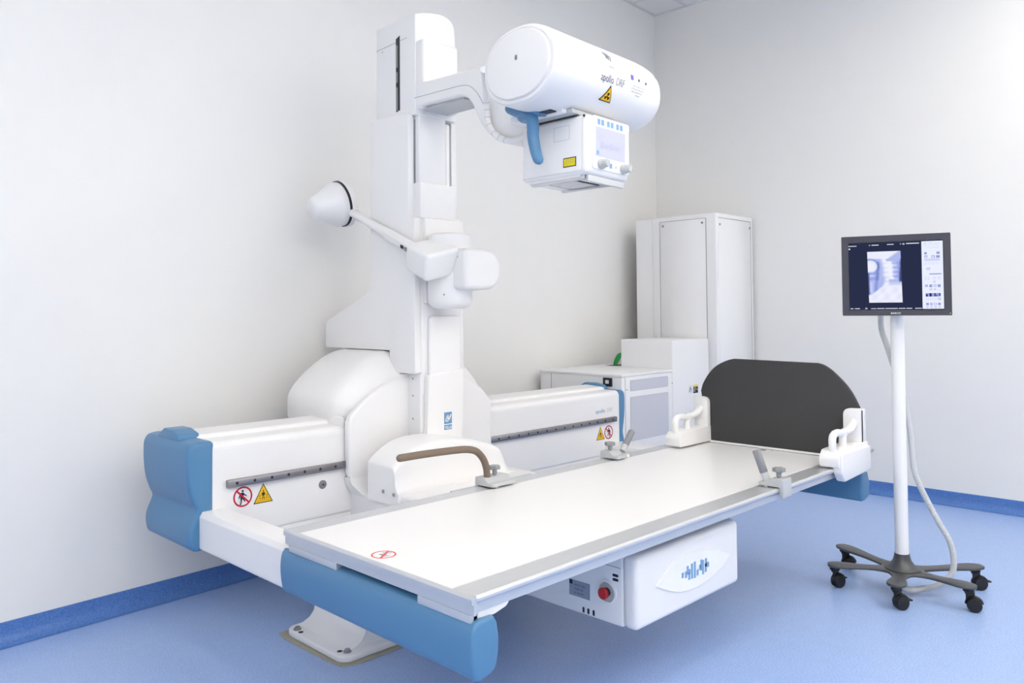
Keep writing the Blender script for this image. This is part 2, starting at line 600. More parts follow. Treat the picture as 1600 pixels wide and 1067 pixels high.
def nostep_sign(cx, cz, r, flip=1):
    s = shape('prohibition_sign', [circ(cx, cz, r)], fp, 'signwhite', base, 0, .0006)
    s['label'] = 'round red sign with walking figure struck out'
    shape('red_ring', ringpolys(cx, cz, r * .84, r), fp, 'signred', s, .0006, .0012)
    def q(u, v):
        return (cx + flip * u * r, cz + v * r)
    fig = [circ(*q(-.02, .56), r * .11, 14),
           [q(-.22, .4), q(.08, .42), q(.12, .3), q(.06, -.06), q(.02, -.16), q(-.26, -.12), q(-.24, .1)],
           [q(-.22, .40), q(-.36, .2), q(-.46, -.12), q(-.38, -.14), q(-.24, .12), q(-.14, .3)],
           [q(.05, .42), q(.2, .22), q(.42, .08), q(.38, .0), q(.14, .12), q(.0, .26)],
           [q(-.26, -.1), q(-.08, -.1), q(-.1, -.4), q(-.14, -.62), q(-.2, -.8), q(-.32, -.76), q(-.22, -.5)],
           [q(-.02, -.08), q(.08, -.2), q(.2, -.3), q(.26, -.5), q(.18, -.52), q(.08, -.34), q(-.1, -.2)]]
    if flip < 0:
        fig = [list(reversed(p)) for p in fig]
    shape('walking_figure', fig, fp, 'ink', s, .0006, .0012)
    shape('cover_lines', [bar(cx - .5 * r, cz - .2 * r, cx + .6 * r, cz - .08 * r, r * .025), bar(cx - .45 * r, cz - .42 * r, cx + .5 * r, cz - .36 * r, r * .025),
                          bar(cx - .4 * r, cz - .55 * r, cx + .3 * r, cz - .55 * r, r * .025)], fp, 'greyink', s, .0006, .001)
    a = .62 * r
    shape('red_slash', [bar(cx - a, cz + a, cx + a, cz - a, r * .17)], fp, 'signred', s, .0006, .0016)
def trap_sign(cx, cz, w, h):
    tri = lambda k: [(cx - w * k, cz - h * k), (cx + w * k, cz - h * k), (cx, cz + h * (2 * k - 1) if False else cz + h * k)]
    s = shape('warning_sign', [tri(1.0)], fp, 'ink', base, 0, .0006)
    s['label'] = 'yellow triangular crushing hazard sign'
    # inner yellow triangle, evenly inset
    shape('yellow_field', [[(cx - w * .87, cz - h * .91), (cx + w * .87, cz - h * .91), (cx, cz + h * .84)]], fp, 'signyellow', s, .0006, .001)
    def q(u, v):
        return (cx + u * w, cz + v * h)
    fig = [circ(*q(0, .22), w * .07, 12), [q(-.13, .08), q(.13, .08), q(.1, -.12), q(.06, -.3), q(-.06, -.3), q(-.1, -.12)],
           [q(-.13, .08), q(-.19, -.22), q(-.14, -.24), q(-.08, 0)], [q(.13, .08), q(.08, 0), q(.14, -.24), q(.19, -.22)],
           [q(-.07, -.28), q(-.02, -.28), q(-.06, -.62), q(-.14, -.62)], [q(.02, -.28), q(.07, -.28), q(.14, -.62), q(.06, -.62)]]
    fig += [bar(*q(-.55, -.3), *q(-.2, -.2), h * .02), bar(*q(-.6, -.5), *q(-.2, -.5), h * .02), bar(*q(.2, -.2), *q(.5, -.28), h * .02),
            bar(*q(.2, -.5), *q(.62, -.5), h * .02), bar(*q(-.42, -.1), *q(-.3, -.6), h * .025), bar(*q(.42, -.1), *q(.3, -.6), h * .025),
            bar(*q(-.7, -.72), *q(.7, -.72), h * .018)]
    shape('figure_mark', fig, fp, 'ink', s, .001, .0015)
nostep_sign(1.355, .494, .036)
trap_sign(1.434, .494, .038, .035)
trap_sign(3.402, .483, .036, .035)
nostep_sign(3.473, .481, .037, -1)
text('lettering', 'apollo', .030, Plane((3.362, BY, .592), (1, 0, 0), (0, 0, 1)), 'blueink', base, .0008, sx=1.12)
text('lettering', 'DRF', .030, Plane((3.458, BY, .592), (1, 0, 0), (0, 0, 1)), 'paleink', base, .0008, shear=.2, sx=.95)

# cross bars joining beam and table bumpers
def crossbar(x0, x1, y0):
    pts = rpoly([(x0, .34), (x0, .452), (x0 + .01, .468), (x1 - .01, .468), (x1, .452), (x1, .34)], [.012, .01, .006, .006, .01, .012])
    return prism('cross_bar', pts, 'y', y0, BY, 'white', base)
crossbar(1.197, 1.30, 2.10)['label'] = 'near white cross bar'
far_bar = crossbar(3.44, 3.60, 2.10)
far_bar['label'] = 'far white cross bar'
for v in far_bar.data.vertices:
    v.co.z -= .05

# floor foot with bolts
foot = prism('foot_plate', rrect(1.466, 1.86, 2.225, 2.60, .045), 'z', 0.004, .026, 'white2', base, bevel=.006)
V, Fc = [], []
prof = [(0.0, .026, .085), (.0, .03, .065), (.0, .042, .03), (.0, .062, .008), (.0, .10, 0.0), (0, .31, 0.0)]
for (_, z, g_) in prof:
    x0, x1, y0, y1 = 1.585 - g_ * .8, 1.85, 2.262, 2.585
    V += [(x0, y0, z), (x1, y0, z), (x1, y1, z), (x0, y1, z)]
for i in range(len(prof) - 1):
    for j in range(4):
        kk = (j + 1) % 4
        Fc.append((4 * i + j, 4 * i + kk, 4 * i + 4 + kk, 4 * i + 4 + j))
Fc += [(3, 2, 1, 0), tuple(4 * (len(prof) - 1) + i for i in range(4))]
raw('foot_neck', V, Fc, 'white2', base, sm=True)
box('foot_bridge', 1.812, 2.56, 2.40, 2.75, .25, .445, 'white2', base, bevel=.006)
for (x, y, hx, hy) in ((1.490, 2.548, 1.486, 2.518), (1.507, 2.262, 1.492, 2.284)):
    lathe('foot_bolt', [(0, 0), (0, .014), (.003, .014), (.003, .009), (.010, .009), (.011, .006), (.011, 0)], (x, y, .026), (0, 0, 1), 'bolt', foot, 10)
    shape('foot_hole', [circ(hx, hy, .009, 16)], Plane((0, 0, .026), (1, 0, 0), (0, 1, 0)), 'dark', foot, 0, .0006)
prism('floor_sealing_plate', rpoly([(1.456, 2.62), (1.446, 2.56), (1.452, 2.30), (1.462, 2.222), (1.52, 2.203), (1.885, 2.205), (1.885, 2.62)], [.01, .01, .02, .03, .02, 0, 0]), 'z', .0, .004, 'putty', base)

# ------------------------------------------------------------------ column unit
colm = thing('x_ray_column', 'tall white x-ray column with tube head, standing on the base beam', 'x-ray column', (2.17, 2.7, .36))
def mirror(pts, c=2.17):
    return [(2 * c - p[0], p[1]) for p in reversed(pts)]
# arched front panel of the carriage
half = [(1.838, .43), (1.80, .47), (1.776, .52), (1.775, .60), (1.775, .715), (1.785, .74), (1.853, .80), (1.941, .85), (2.033, .882), (2.10, .898)]
full = half + mirror(half)
full = [(min(p[0], 2.55 if p[1] < .8 else 9), p[1]) for p in full]
prism('arch_panel', full, 'y', 2.648, 2.686, 'white', colm, bevel=.012, seg=4, angle=50)
# flared skirt under the arch panel
def skirt(sgn):
    c = 2.17
    X = lambda x: c + sgn * (x - c)
    A = [(1.80, 2.648, .475), (1.84, 2.648, .475), (1.99, 2.648, .475), (1.99, 2.67, .475), (1.80, 2.67, .475)]
    rows = []
    for (y, z, xl) in ((2.650, .50, 1.779), (2.640, .475, 1.782), (2.61, .445, 1.80), (2.575, .425, 1.812), (2.555, .415, 1.815), (2.555, .398, 1.815)):
        rows.append([(X(xl), y, z), (X(2.10), y, z)])
    V = [p for r in rows for p in r]
    n = len(rows)
    for r in rows:
        V += [(r[0][0], 2.686, min(r[0][1 + 1], .5)), (r[1][0], 2.686, min(r[1][2], .5))]
    Fc = []
    for i in range(n - 1):
        Fc.append((2 * i, 2 * i + 1, 2 * i + 3, 2 * i + 2))
        a = 2 * n + 2 * i
        Fc.append((a, a + 2, a + 3, a + 1))
        Fc.append((2 * i, 2 * i + 2, a + 2, a))
        Fc.append((2 * i + 1, a + 1, a + 3, 2 * i + 3))
    Fc.append((0, 2 * n, 2 * n + 1, 1))
    Fc.append((2 * n - 2, 2 * n - 1, 4 * n - 1, 4 * n - 2))
    raw('carriage_skirt', V, Fc, 'white', colm, sm=True)
skirt(1)
skirt(-1)

# domed hood over the beam
def hood():
    c = 2.17
    base_ = [(1.776, .70), (1.765, .76), (1.775, .812), (1.836, .879), (1.918, .938), (1.99, .972), (2.07, .985), (2.17, .988)]
    outer = [Vector((p[0], 0, p[1])) for p in base_]
    outer = [(v.x, v.z) for v in catmull(outer, 4)]
    outer = outer + [(2 * c - x, z) for x, z in reversed(outer[:-1])]
    n = len(outer)
    secs = [(3.13, .02), (3.105, .004), (3.08, 0), (2.80, 0), (2.765, .004), (2.745, .018), (2.73, .04), (2.71, .066), (2.69, .082), (2.665, .094), (2.65, .096)]
    V, Fc = [], []
    for (y, ins) in secs:
        for (x, z) in outer:
            d = Vector((x - c, (z - .60)))
            L = d.length
            k = (L - ins) / L
            zz = .60 + d.y * k
            xx = c + d.x * k
            if z < .72:
                zz = z
            if x < 2.17:
                xx = max(xx, 1.765)
            V.append((xx, y, max(zz, .695)))
    for i in range(len(secs) - 1):
        for j in range(n - 1):
            Fc.append((i * n + j, i * n + j + 1, (i + 1) * n + j + 1, (i + 1) * n + j))
    # inner return so the hood has thickness
    k0 = len(V)
    for (y, ins) in (secs[0], secs[-1]):
        for (x, z) in outer:
            d = Vector((x - c, z - .60))
            k = max(d.length - .12, .05) / d.length
            V.append((c + d.x * k, y, max(.60 + d.y * k, .69)))
    L = len(secs) - 1
    for j in range(n - 1):
        Fc.append((j, k0 + j, k0 + j + 1, j + 1))
        Fc.append((L * n + j, L * n + j + 1, k0 + n + j + 1, k0 + n + j))
        Fc.append((k0 + j, k0 + n + j, k0 + n + j + 1, k0 + j + 1))
    for e in (0, n - 1):
        ids = [i * n + e for i in range(len(secs))]
        Fc.append(tuple(ids + [k0 + n + e, k0 + e]))
    return raw('carriage_hood', V, Fc, 'white', colm, sm=True)
hood()
# scalloped lower lip of the hood, left end
lip = rpoly([(3.11, .73), (3.11, .695), (3.02, .69), (2.94, .712), (2.86, .712), (2.78, .69), (2.73, .675), (2.70, .675), (2.70, .73)],
            [0, .01, .02, .03, .03, .03, .02, .003, 0])
prism('hood_lip', lip, 'x', 1.774, 1.79, 'white', colm, bevel=.004)
prism('hood_lip', lip, 'x', 2.55, 2.566, 'white', colm, bevel=.004)
raw('hood_rear_shell', *(lambda pts: ([(x, 3.05, z) for x, z in pts] + [(x, 3.16, .66 + (z - .66) * .8) for x, z in pts],
    [tuple(range(len(pts))), tuple(range(2 * len(pts) - 1, len(pts) - 1, -1))] + [(i, (i + 1) % len(pts), len(pts) + (i + 1) % len(pts), len(pts) + i) for i in range(len(pts))]))(
    [(1.80, .70), (1.80, .79), (1.93, .91), (2.05, .965), (2.30, .965), (2.41, .91), (2.54, .79), (2.54, .70)]), 'white', colm, sm=True)

# lower column body with front cover
box('column_foot', 2.065, 2.29, 2.565, 2.85, .60, .895, 'white2', colm, bevel=.006)
low = box('column_body', 2.068, 2.288, 2.562, 2.86, .80, 1.545, 'white', colm, bevel=.006)
cov = prism('front_cover', rrect(2.10, 2.272, .62, 1.13, .02), 'y', 2.545, 2.563, 'white', colm, bevel=.008)
prism('lower_front_cover', rpoly([(2.075, .60), (2.085, .885), (2.28, .905), (2.27, .60)], .01), 'y', 2.535, 2.565, 'white', colm, bevel=.006)
for z in (.87, .80, .705):
    lathe('cover_screw', [(0, 0), (0, .004), (.0015, .004), (.002, 0)], (2.065, 2.615, z), (-1, 0, 0), 'bolt', colm, 10)
ip = Plane((2.165, 2.535, .655), (1, 0, 0), (0, 0, 1))
lg = shape('maker_badge', [rect(0, .042, .024, .072), rect(0, .042, 0, .020)], ip, 'blueink', colm, 0, .0008)
shape('badge_mark', [bar(.006, .034, .017, .060, .0055), bar(.006, .036, .022, .034, .005), bar(.017, .060, .021, .036, .0055),
                     bar(.021, .060, .026, .038, .0055), bar(.026, .038, .037, .062, .006)], ip, 'signwhite', lg, .0008, .0014)
text('badge_lettering', 'VILLA', .016, Plane((2.168, 2.535, .659), (1, 0, 0), (0, 0, 1)), 'signwhite', lg, .0014, sx=.95, bold=.0004)

# mast and side covers
mast = box('mast', 2.072, 2.217, 2.575, 2.82, 1.50, 2.30, 'white2', colm, bevel=.004)
wing = rpoly([(2.602, 1.972), (2.867, 1.982), (2.871, 1.235), (3.225, 1.105), (3.228, .985), (3.02, .985), (2.735, .985), (2.735, .893), (2.563, .893), (2.563, 1.535), (2.602, 1.535)],
             [.02, .01, .09, .02, .01, 0, .004, .01, .01, .004, 0])
wl = prism('side_cover', wing, 'x', 2.035, 2.068, 'white', colm, bevel=.006)
wl['label'] = 'side cover facing the camera'
prism('side_cover', wing, 'x', 2.272, 2.302, 'white', colm, bevel=.006)['label'] = 'far side cover'
wr = box('side_rail_cover', 2.222, 2.252, 2.585, 2.86, 1.53, 1.955, 'white', colm, bevel=.01)
box('rail_channel', 2.216, 2.226, 2.60, 2.62, 1.69, 1.93, 'seam', colm)
box('rail_channel', 2.064, 2.074, 2.600, 2.612, 1.545, 1.95, 'seam', colm)
box('mid_front_cover', 2.062, 2.25, 2.555, 2.62, 1.535, 1.682, 'white', colm, bevel=.004)
box('bracket_front_cover', 2.078, 2.29, 2.545, 2.60, 1.18, 1.535, 'white', colm, bevel=.006)
# top housing
topp = [(2.052, 1.965)] + smoothprof([(2.052, 2.378), (2.058, 2.387), (2.10, 2.402), (2.15, 2.412), (2.20, 2.415), (2.238, 2.407), (2.262, 2.387), (2.272, 2.355), (2.273, 2.30)], 4) + [(2.273, 1.965)]
tp = prism('column_top', topp, 'y', 2.573, 2.845, 'white', colm, bevel=.012, seg=4, angle=50)
sp = Plane((2.052, 0, 0), (0, -1, 0), (0, 0, 1))
slot = shape('travel_slot', [[(-2.703, 1.995), (-2.677, 2.0), (-2.677, 2.318), (-2.703, 2.308)]], sp, 'dark', tp, 0, .0012)
shape('slot_cable', [rect(-2.699, -2.692, 2.0, 2.10), rect(-2.699, -2.692, 2.12, 2.165), rect(-2.699, -2.692, 2.185, 2.28)], sp, 'bolt', slot, .0012, .0018)
shape('slot_carrier', [circ(-2.69, 2.11, .007, 12), circ(-2.69, 2.175, .007, 12)], sp, 'black', slot, .0012, .0024)
shape('cover_seam', [bar(-2.845, 2.288, -2.703, 2.294, .0016), bar(-2.677, 2.295, -2.63, 2.297, .0012)], sp, 'seam', tp, 0, .0008)
lathe('screw', [(0, 0), (0, .003), (.001, .003), (.001, 0)], (2.052, 2.80, 2.275), (-1, 0, 0), 'bolt', tp, 10)
# moving block that carries the arm
box('arm_carriage', 2.056, 2.250, 2.525, 2.60, 1.985, 2.275, 'white', colm, bevel=.014, seg=4)

# goose-neck arm
armp = [(2.578, 1.994), (2.40, 1.989), (2.29, 1.985)]
for p in ((2.246, 1.960), (2.217, 1.918), (2.186, 1.861), (2.13, 1.803), (2.086, 1.774), (2.023, 1.757), (1.955, 1.757), (1.90, 1.775), (1.855, 1.82), (1.84, 1.88), (1.85, 1.95), (1.90, 2.03), (1.99, 2.066), (2.10, 2.074)):
    armp.append(p)
cur = catmull([Vector((p[0], p[1], 0)) for p in armp[1:]], 4)
armp = [(2.578, 1.994)] + [(v.x, v.y) for v in cur] + [(2.578, 2.092)]
arm = prism('support_arm', armp, 'x', 2.052, 2.225, 'white', colm, bevel=.012, seg=4, angle=50)
seam = catmull([Vector((2.56, 2.032, 0)), Vector((2.40, 2.028, 0)), Vector((2.27, 2.022, 0)), Vector((2.21, 1.99, 0)), Vector((2.165, 1.93, 0)), Vector((2.145, 1.90, 0))], 5)
ap = Plane((2.052, 0, 0), (0, -1, 0), (0, 0, 1))
shape('arm_seam', [bar(-a.x, a.y, -b.x, b.y, .0016) for a, b in zip(seam, seam[1:])] + [bar(-2.58, 2.032, -2.5601, 2.032, .0016)], ap, 'seam', arm, 0, .0006)
box('underside_plate', 2.075, 2.205, 2.30, 2.55, 1.979, 1.989, 'grey', arm)
hose_pts = catmull([(1.86, 1.96, 1.975), (1.95, 2.05, 1.985), (2.02, 2.115, 1.93), (2.035, 2.125, 1.887), (2.035, 2.118, 1.842), (2.035, 2.08, 1.795), (2.035, 2.035, 1.770), (2.035, 1.99, 1.760), (2.035, 1.90, 1.77)], 9)
tube('ribbed_hose', hose_pts, .0115, 'white', arm, 14, ends='flat')
for i in range(19, len(hose_pts) - 12, 6):
    a, b = hose_pts[i], hose_pts[i + 1]
    lathe('hose_rib', [(0, .0112), (.0, .0118), (.0012, .0118), (.0012, .0112)], a, b - a, 'seam', arm, 12)

# ------------------------------------------------------------------ tube head
TY, TZ, RY, RZ = 1.726, 1.915, .160, .128
piv = Vector((2.09, 1.75, 1.90))
ROT = Matrix.Rotation(math.radians(1.6), 3, 'Y')
def hx(v):
    return piv + ROT @ (Vector(v) - piv)
def rotate(o):
    for v in o.data.vertices:
        v.co = hx(v.co)
    return o
def sect(k, n=64, flat=-.104):
    """superellipse section of the housing, flattened below"""
    out = []
    for i in range(n):
        a = 2 * math.pi * i / n
        c, s = math.cos(a), math.sin(a)
        e = 2 / 2.15
        y = TY + RY * k * math.copysign(abs(c) ** e, c)
        z = TZ + RZ * k * math.copysign(abs(s) ** e, s)
        out.append((y, max(z, TZ - RZ * .98)))
    return out
def loft(name, secs, m, parent, capends=True):
    n = len(secs[0][1])
    V = [(x, y, z) for x, s in secs for (y, z) in s]
    Fc = []
    for i in range(len(secs) - 1):
        for j in range(n):
            kk = (j + 1) % n
            Fc.append((i * n + j, i * n + kk, (i + 1) * n + kk, (i + 1) * n + j))
    if capends:
        Fc.append(tuple(range(n - 1, -1, -1)))
        Fc.append(tuple((len(secs) - 1) * n + i for i in range(n)))
    return raw(name, V, Fc, m, parent, sm=True)
def rsc(s, k):
    return [(TY + (y - TY) * k, TZ + (z - TZ) * k) for y, z in s]
S0 = sect(1.0)
X0, X1 = 1.785, 2.575
secs = [(X0 + .006, rsc(S0, .80)), (X0 + .003, rsc(S0, .86)), (X0, rsc(S0, .90)), (X0 + .002, rsc(S0, .95)), (X0 + .01, rsc(S0, .985)), (X0 + .03, S0), (2.26, S0),
        (2.30, rsc(S0, .985)), (2.335, rsc(S0, .95)), (2.36, rsc(S0, .90)), (2.38, rsc(S0, .82)), (2.39, rsc(S0, .72)), (2.393, rsc(S0, .55))]
hd = rotate(loft('tube_housing', secs, 'white', colm))
endp = rotate(loft('end_disc', [(X0 + .012, rsc(S0, .855)), (X0 - .002, rsc(S0, .855)), (X0 - .006, rsc(S0, .835)), (X0 - .007, rsc(S0, .80))], 'white', hd))
cp = Plane((X0 - .007, 0, 0), (0, -1, 0), (0, 0, 1))
hp = lambda u, v, h=0: hx(cp(u, v, h))
shape('small_mark', [rect(-1.732, -1.722, 1.928, 1.944)], hp, 'greyink', hd, 0, .0006)
text('mark_lettering', 'SN', .009, lambda u, v, h: hp(-1.731 + u * .7, 1.932 + v, h), 'ink', hd, .0012)
def wrap(u, v, h=0.0):
    """u along the housing, v arc length up from its front-most line"""
    n, s, a = 0, 0.0, 0.0
    # march along the section from angle 180 deg (front) upward
    e = 2 / 2.15
    step = .004
    pt = lambda t: (TY - RY * abs(math.cos(t)) ** e, TZ + math.copysign(abs(math.sin(t)) ** e, math.sin(t)) * RZ)
    t = 0.0
    sg = 1 if v >= 0 else -1
    p = pt(0)
    while s < abs(v) and n < 900:
        t2 = t + sg * step
        p2 = pt(t2)
        s += math.hypot(p2[0] - p[0], p2[1] - p[1])
        t, p = t2, p2
        n += 1
    nn = Vector((0, (p[0] - TY) / RY ** 2, (p[1] - TZ) / RZ ** 2)).normalized()
    return hx(Vector((u, p[0], p[1])) + nn * h)
def at(u0, v0):
    return lambda u, v, h=0: wrap(u0 + u, v0 + v, h + .0005)
def dense(p, n=6):
    out = []
    for a, b in zip(p, p[1:] + p[:1]):
        for i in range(n):
            out.append((a[0] + (b[0] - a[0]) * i / n, a[1] + (b[1] - a[1]) * i / n))
    return out
text('lettering', 'apollo', .036, at(2.005, -.030), 'slateink', hd, .001, sx=.76)
text('lettering', 'DRF', .036, at(2.083, -.030), 'greyink', hd, .001, shear=.2, sx=.68)
WT = at(2.032, -.092)
wt = shape('radiation_warning_label', [dense([(0, 0), (.060, 0), (.030, .056)])], WT, 'ink', hd, 0, .0012)
wt['label'] = 'yellow triangular radiation label'
shape('yellow_field', [dense([(.006, .004), (.054, .004), (.030, .049)])], WT, 'signyellow', wt, .0012, .002)
tf = []
for a0 in (60, 180, 300):
    a = [math.radians(a0 - 90 + d) for d in (-28, 0, 28)]
    tf.append([(.030 + .003 * math.cos(a[0]), .019 + .003 * math.sin(a[0]))] + [(.030 + .0125 * math.cos(q), .019 + .0125 * math.sin(q)) for q in a] + [(.030 + .003 * math.cos(a[2]), .019 + .003 * math.sin(a[2]))])
tf.append(circ(.030, .019, .0022, 10))
shape('trefoil', tf, WT, 'ink', wt, .002, .003)
pl1 = shape('partner_logo', [[(0, .030), (.034, .022), (.036, .028), (.022, .040), (.0, .042)]], at(2.035, .035), 'greyink', hd, 0, .001)
shape('logo_pillars', [rect(.008, .012, .014, .03), rect(.017, .021, .012, .027), rect(.027, .030, .008, .02)], at(2.035, .035), 'slateink', pl1, 0, .001)
text('lettering', 'MINISTER', .011, at(2.046, .018), 'slateink', hd, .001, sx=.6)
shape('partner_flag', [rect(0, .014, 0, .017)], at(2.165, .006), 'purple', hd, 0, .001)
shape('partner_emblem', [circ(.0, .0, .005, 12)], at(2.210, .012), 'slateink', hd, 0, .001)
shape('partner_emblem', [circ(.0, .0, .0045, 10)], at(2.250, .010), 'slateink', hd, 0, .001)
for i, (a, s_, w_, k_) in enumerate(((2.178, 'PROJECT CO-FINANCED BY THE UNION', .0068, .50), (2.168, 'FROM THE REGIONAL DEVELOPMENT FUND AND', .0060, .50), (2.168, 'THE REGIONAL PROGRAMME FOR 2007 TO 2013', .0060, .48), (2.195, 'MODERN CARE', .0056, .6))):
    text('lettering', s_, w_, at(a, -.014 - i * .0095), 'slateink', hd, .001, sx=k_)

# plate and bellows between housing and collimator
rotate(box('mounting_plate', 1.93, 2.27, 1.665, 1.86, 1.782, 1.805, 'white2', hd, bevel=.004))
rotate(box('mounting_recess', 1.90, 2.02, 1.69, 1.80, 1.786, 1.80, 'dark', hd))
rotate(box('swivel_plate', 1.95, 2.18, 1.64, 1.84, 1.780, 1.795, 'grey', hd, bevel=.003))

# collimator
CXa, CXb, CYa, CYb, CZa, CZb = 1.978, 2.206, 1.602, 1.892, 1.584, 1.778
co = rotate(box('collimator', CXa, CXb, CYa, CYb, CZa, CZb, 'white', colm, bevel=.016, seg=4))
cfp = Plane((0, CYa, 0), (1, 0, 0), (0, 0, 1))
cf = lambda u, v, h=0: hx(cfp(u, v, h))
csp = Plane((CXa, 0, 0), (0, -1, 0), (0, 0, 1))
cs = lambda u, v, h=0: hx(csp(u, v, h))
pn = shape('control_panel', [rrect(2.005, 2.198, 1.604, 1.777, .008)], cf, 'white2', co, 0, .004)
fn2 = lambda du, dv: (lambda u, v, h=0: cf(u, v, h + .004))
scr = shape('display', [rect(2.02, 2.176, 1.646, 1.742)], fn2(0, 0), 'lcd', pn if False else co, 0, .0008)
scr['label'] = 'pale lilac field size display'
text('display_digits', '20 x 43 cm', .030, lambda u, v, h: cf(2.038 + u * .78, 1.676 + v, h + .005), 'lcdink', scr, .0003)
shape('display_icon', [rect(2.024, 2.036, 1.650, 1.664)], lambda u, v, h=0: cf(u, v, h + .0048), 'keyblue', scr, 0, .0003)
for x in (2.024, 2.044, 2.074, 2.094, 2.124, 2.144):
    shape('membrane_key', [rect(x + .004, x + .017, 1.750, 1.768)], fn2(0, 0), 'keyblue', co, 0, .001)
shape('membrane_key', [rect(2.093, 2.105, 1.615, 1.631)], fn2(0, 0), 'keyblue', co, 0, .001)
shape('sensor_dot', [circ(2.127, 1.622, .004, 12)], fn2(0, 0), 'grey', co, 0, .001)
for x in (2.046, 2.166):
    kb = rotate(lathe('knob', [(0, .017), (.010, .017), (.011, .014), (.030, .0125), (.032, .011), (.032, 0)], (x, CYa - .003, 1.622), (0, -1, 0), 'grey', co, 20))
ll = shape('laser_label', [rect(-1.7, -1.645, 1.612, 1.643)], cs, 'ink', co, 0, .0006)
ll['label'] = 'yellow laser warning label with black border'
shape('yellow_field', [rect(-1.697, -1.648, 1.615, 1.640)], cs, 'laser', ll, .0006, .001)
for i in range(4):
    text('label_print', 'LASER LIGHT DO NOT STARE' if i != 3 else 'CLASS 2', .0042, lambda u, v, h, i=i: cs(-1.692 + u * .8, 1.634 - i * .005 + v, h), 'seam', ll, .0012)
shape('panel_outline', [bar(-1.742, 1.703, -1.675, 1.703, .0012), bar(-1.742, 1.75, -1.675, 1.75, .0012), bar(-1.742, 1.703, -1.742, 1.75, .0012), bar(-1.675, 1.703, -1.675, 1.75, .0012),
                        bar(-1.885, 1.595, -1.618, 1.595, .001), bar(-1.62, 1.597, -1.62, 1.765, .001)], cs, 'paleink', co, 0, .0005)
shape('top_gap', [rect(-1.84, -1.64, 1.7775, 1.7785)], cs, 'black', co, -.004, .0006)
rotate(lathe('latch_stud', [(0, 0), (0, .004), (.004, .004), (.004, 0)], (CXa, 1.612, 1.770), (-1, 0, 0), 'black', co, 10))
rotate(box('accessory_rail', 1.995, 2.012, 1.625, 1.86, 1.570, 1.586, 'alu', co, bevel=.001))
rotate(box('accessory_rail', 2.0, 2.19, 1.612, 1.622, 1.562, 1.584, 'alu', co, bevel=.001))
rotate(box('accessory_rail', 2.155, 2.170, 1.625, 1.86, 1.570, 1.586, 'alu', co, bevel=.001))
rotate(box('lower_plate', 1.99, 2.185, 1.64, 1.87, 1.578, 1.5845, 'white', co))
rotate(box('exit_window_frame', 2.025, 2.15, 1.685, 1.815, 1.5755, 1.5785, 'black', co))
rotate(box('exit_window', 2.033, 2.142, 1.693, 1.807, 1.5748, 1.5756, 'glass', co))
# blue grab handle
hb = catmull([(1.965, 1.815, 1.792), (1.93, 1.83, 1.790), (1.905, 1.815, 1.788), (1.897, 1.79, 1.785), (1.897, 1.768, 1.772), (1.90, 1.765, 1.745), (1.905, 1.768, 1.71), (1.905, 1.755, 1.66), (1.90, 1.74, 1.632)], 6)
rr = [.018 + .004 * math.sin(i / (len(hb) - 1) * 3.0) for i in range(len(hb))]
gh = rotate(tube('grab_handle', hb, rr, 'blue', colm, 20, flat=(1.0, .85)))
gh['label'] = 'blue grab handle'
rotate(tube('handle_root', catmull([(1.90, 1.87, 1.822), (1.90, 1.84, 1.807), (1.90, 1.80, 1.797), (1.905, 1.755, 1.795), (1.95, 1.74, 1.80)], 6), .021, 'blue', gh, 16, flat=(1.0, .8)))
rotate(box('handle_bracket', 1.915, 1.985, 1.835, 1.885, 1.775, 1.80, 'white', colm, bevel=.004))

# ------------------------------------------------------------------ compression device on the column
av = Vector((0.0, .92, .39)).normalized()
bv = Vector((.965, -.13, .22))
bv = (bv - av * bv.dot(av)).normalized()
cv = av.cross(bv).normalized()          # points away from the top
if cv.z > 0:
    cv = -cv
drum = lathe('pivot_drum', [(0, .055), (.006, .072), (.02, .087), (.04, .092), (.28, .092), (.30, .089), (.308, .075)], (2.150, 2.475, 1.158), (0, 0, 1), 'white', colm, 40)
lathe('drum_screw', [(0, 0), (0, .004), (.002, .004), (.002, 0)], (2.075, 2.425, 1.215), (-.83, -.55, 0), 'bolt', drum, 10)
# rounded swivel arm in front of the drum
lug = [(2.10, 1.235), (2.19, 1.232)] + [(2.222 + .085 * math.cos(math.radians(a)) * .95, 1.315 + .083 * math.sin(math.radians(a))) for a in range(-70, 71, 10)] + [(2.19, 1.398), (2.10, 1.40)]
sw = prism('swivel_arm', lug, 'y', 2.325, 2.43, 'white', colm, bevel=.02, seg=4, angle=50)
bo = Vector((1.948, 2.375, 1.362))
cb = obox('compressor_gearbox', bo, bv * .168, av * .15, cv * .118, 'white', colm, bevel=.02, seg=5)
for t in (.035, .085):
    pnt = bo + bv * .150 + cv * t - av * .0015
    lathe('gearbox_screw', [(0, 0), (0, .004), (.002, .004), (.002, 0)], pnt, -av, 'bolt', cb, 10)
ac = bo + bv * .055 + av * .14 + cv * .04
tube('compressor_arm', [ac - av * .02, ac + av * .20, ac + av * .22, ac + av * .50], [.020, .020, .018, .016], 'white', colm, 20, flat=(1, 1.15))
fk = obox('arm_fork', ac + av * .005 - bv * .030 - cv * .018, bv * .012, av * .20, cv * .030, 'white', colm, bevel=.004)
obox('fork_recess', ac + av * .01 - bv * .0225 - cv * .013, bv * .003, av * .09, cv * .018, 'seam', fk)
obox('fork_latch', ac + av * .055 - bv * .034 - cv * .006, bv * .012, av * .02, cv * .014, 'dark', fk, bevel=.002)
obox('fork_latch', ac + av * .018 - bv * .034 - cv * .006, bv * .012, av * .03, cv * .016, 'steel', fk, bevel=.002)
cc = ac + av * .600 - cv * .010 - bv * .005
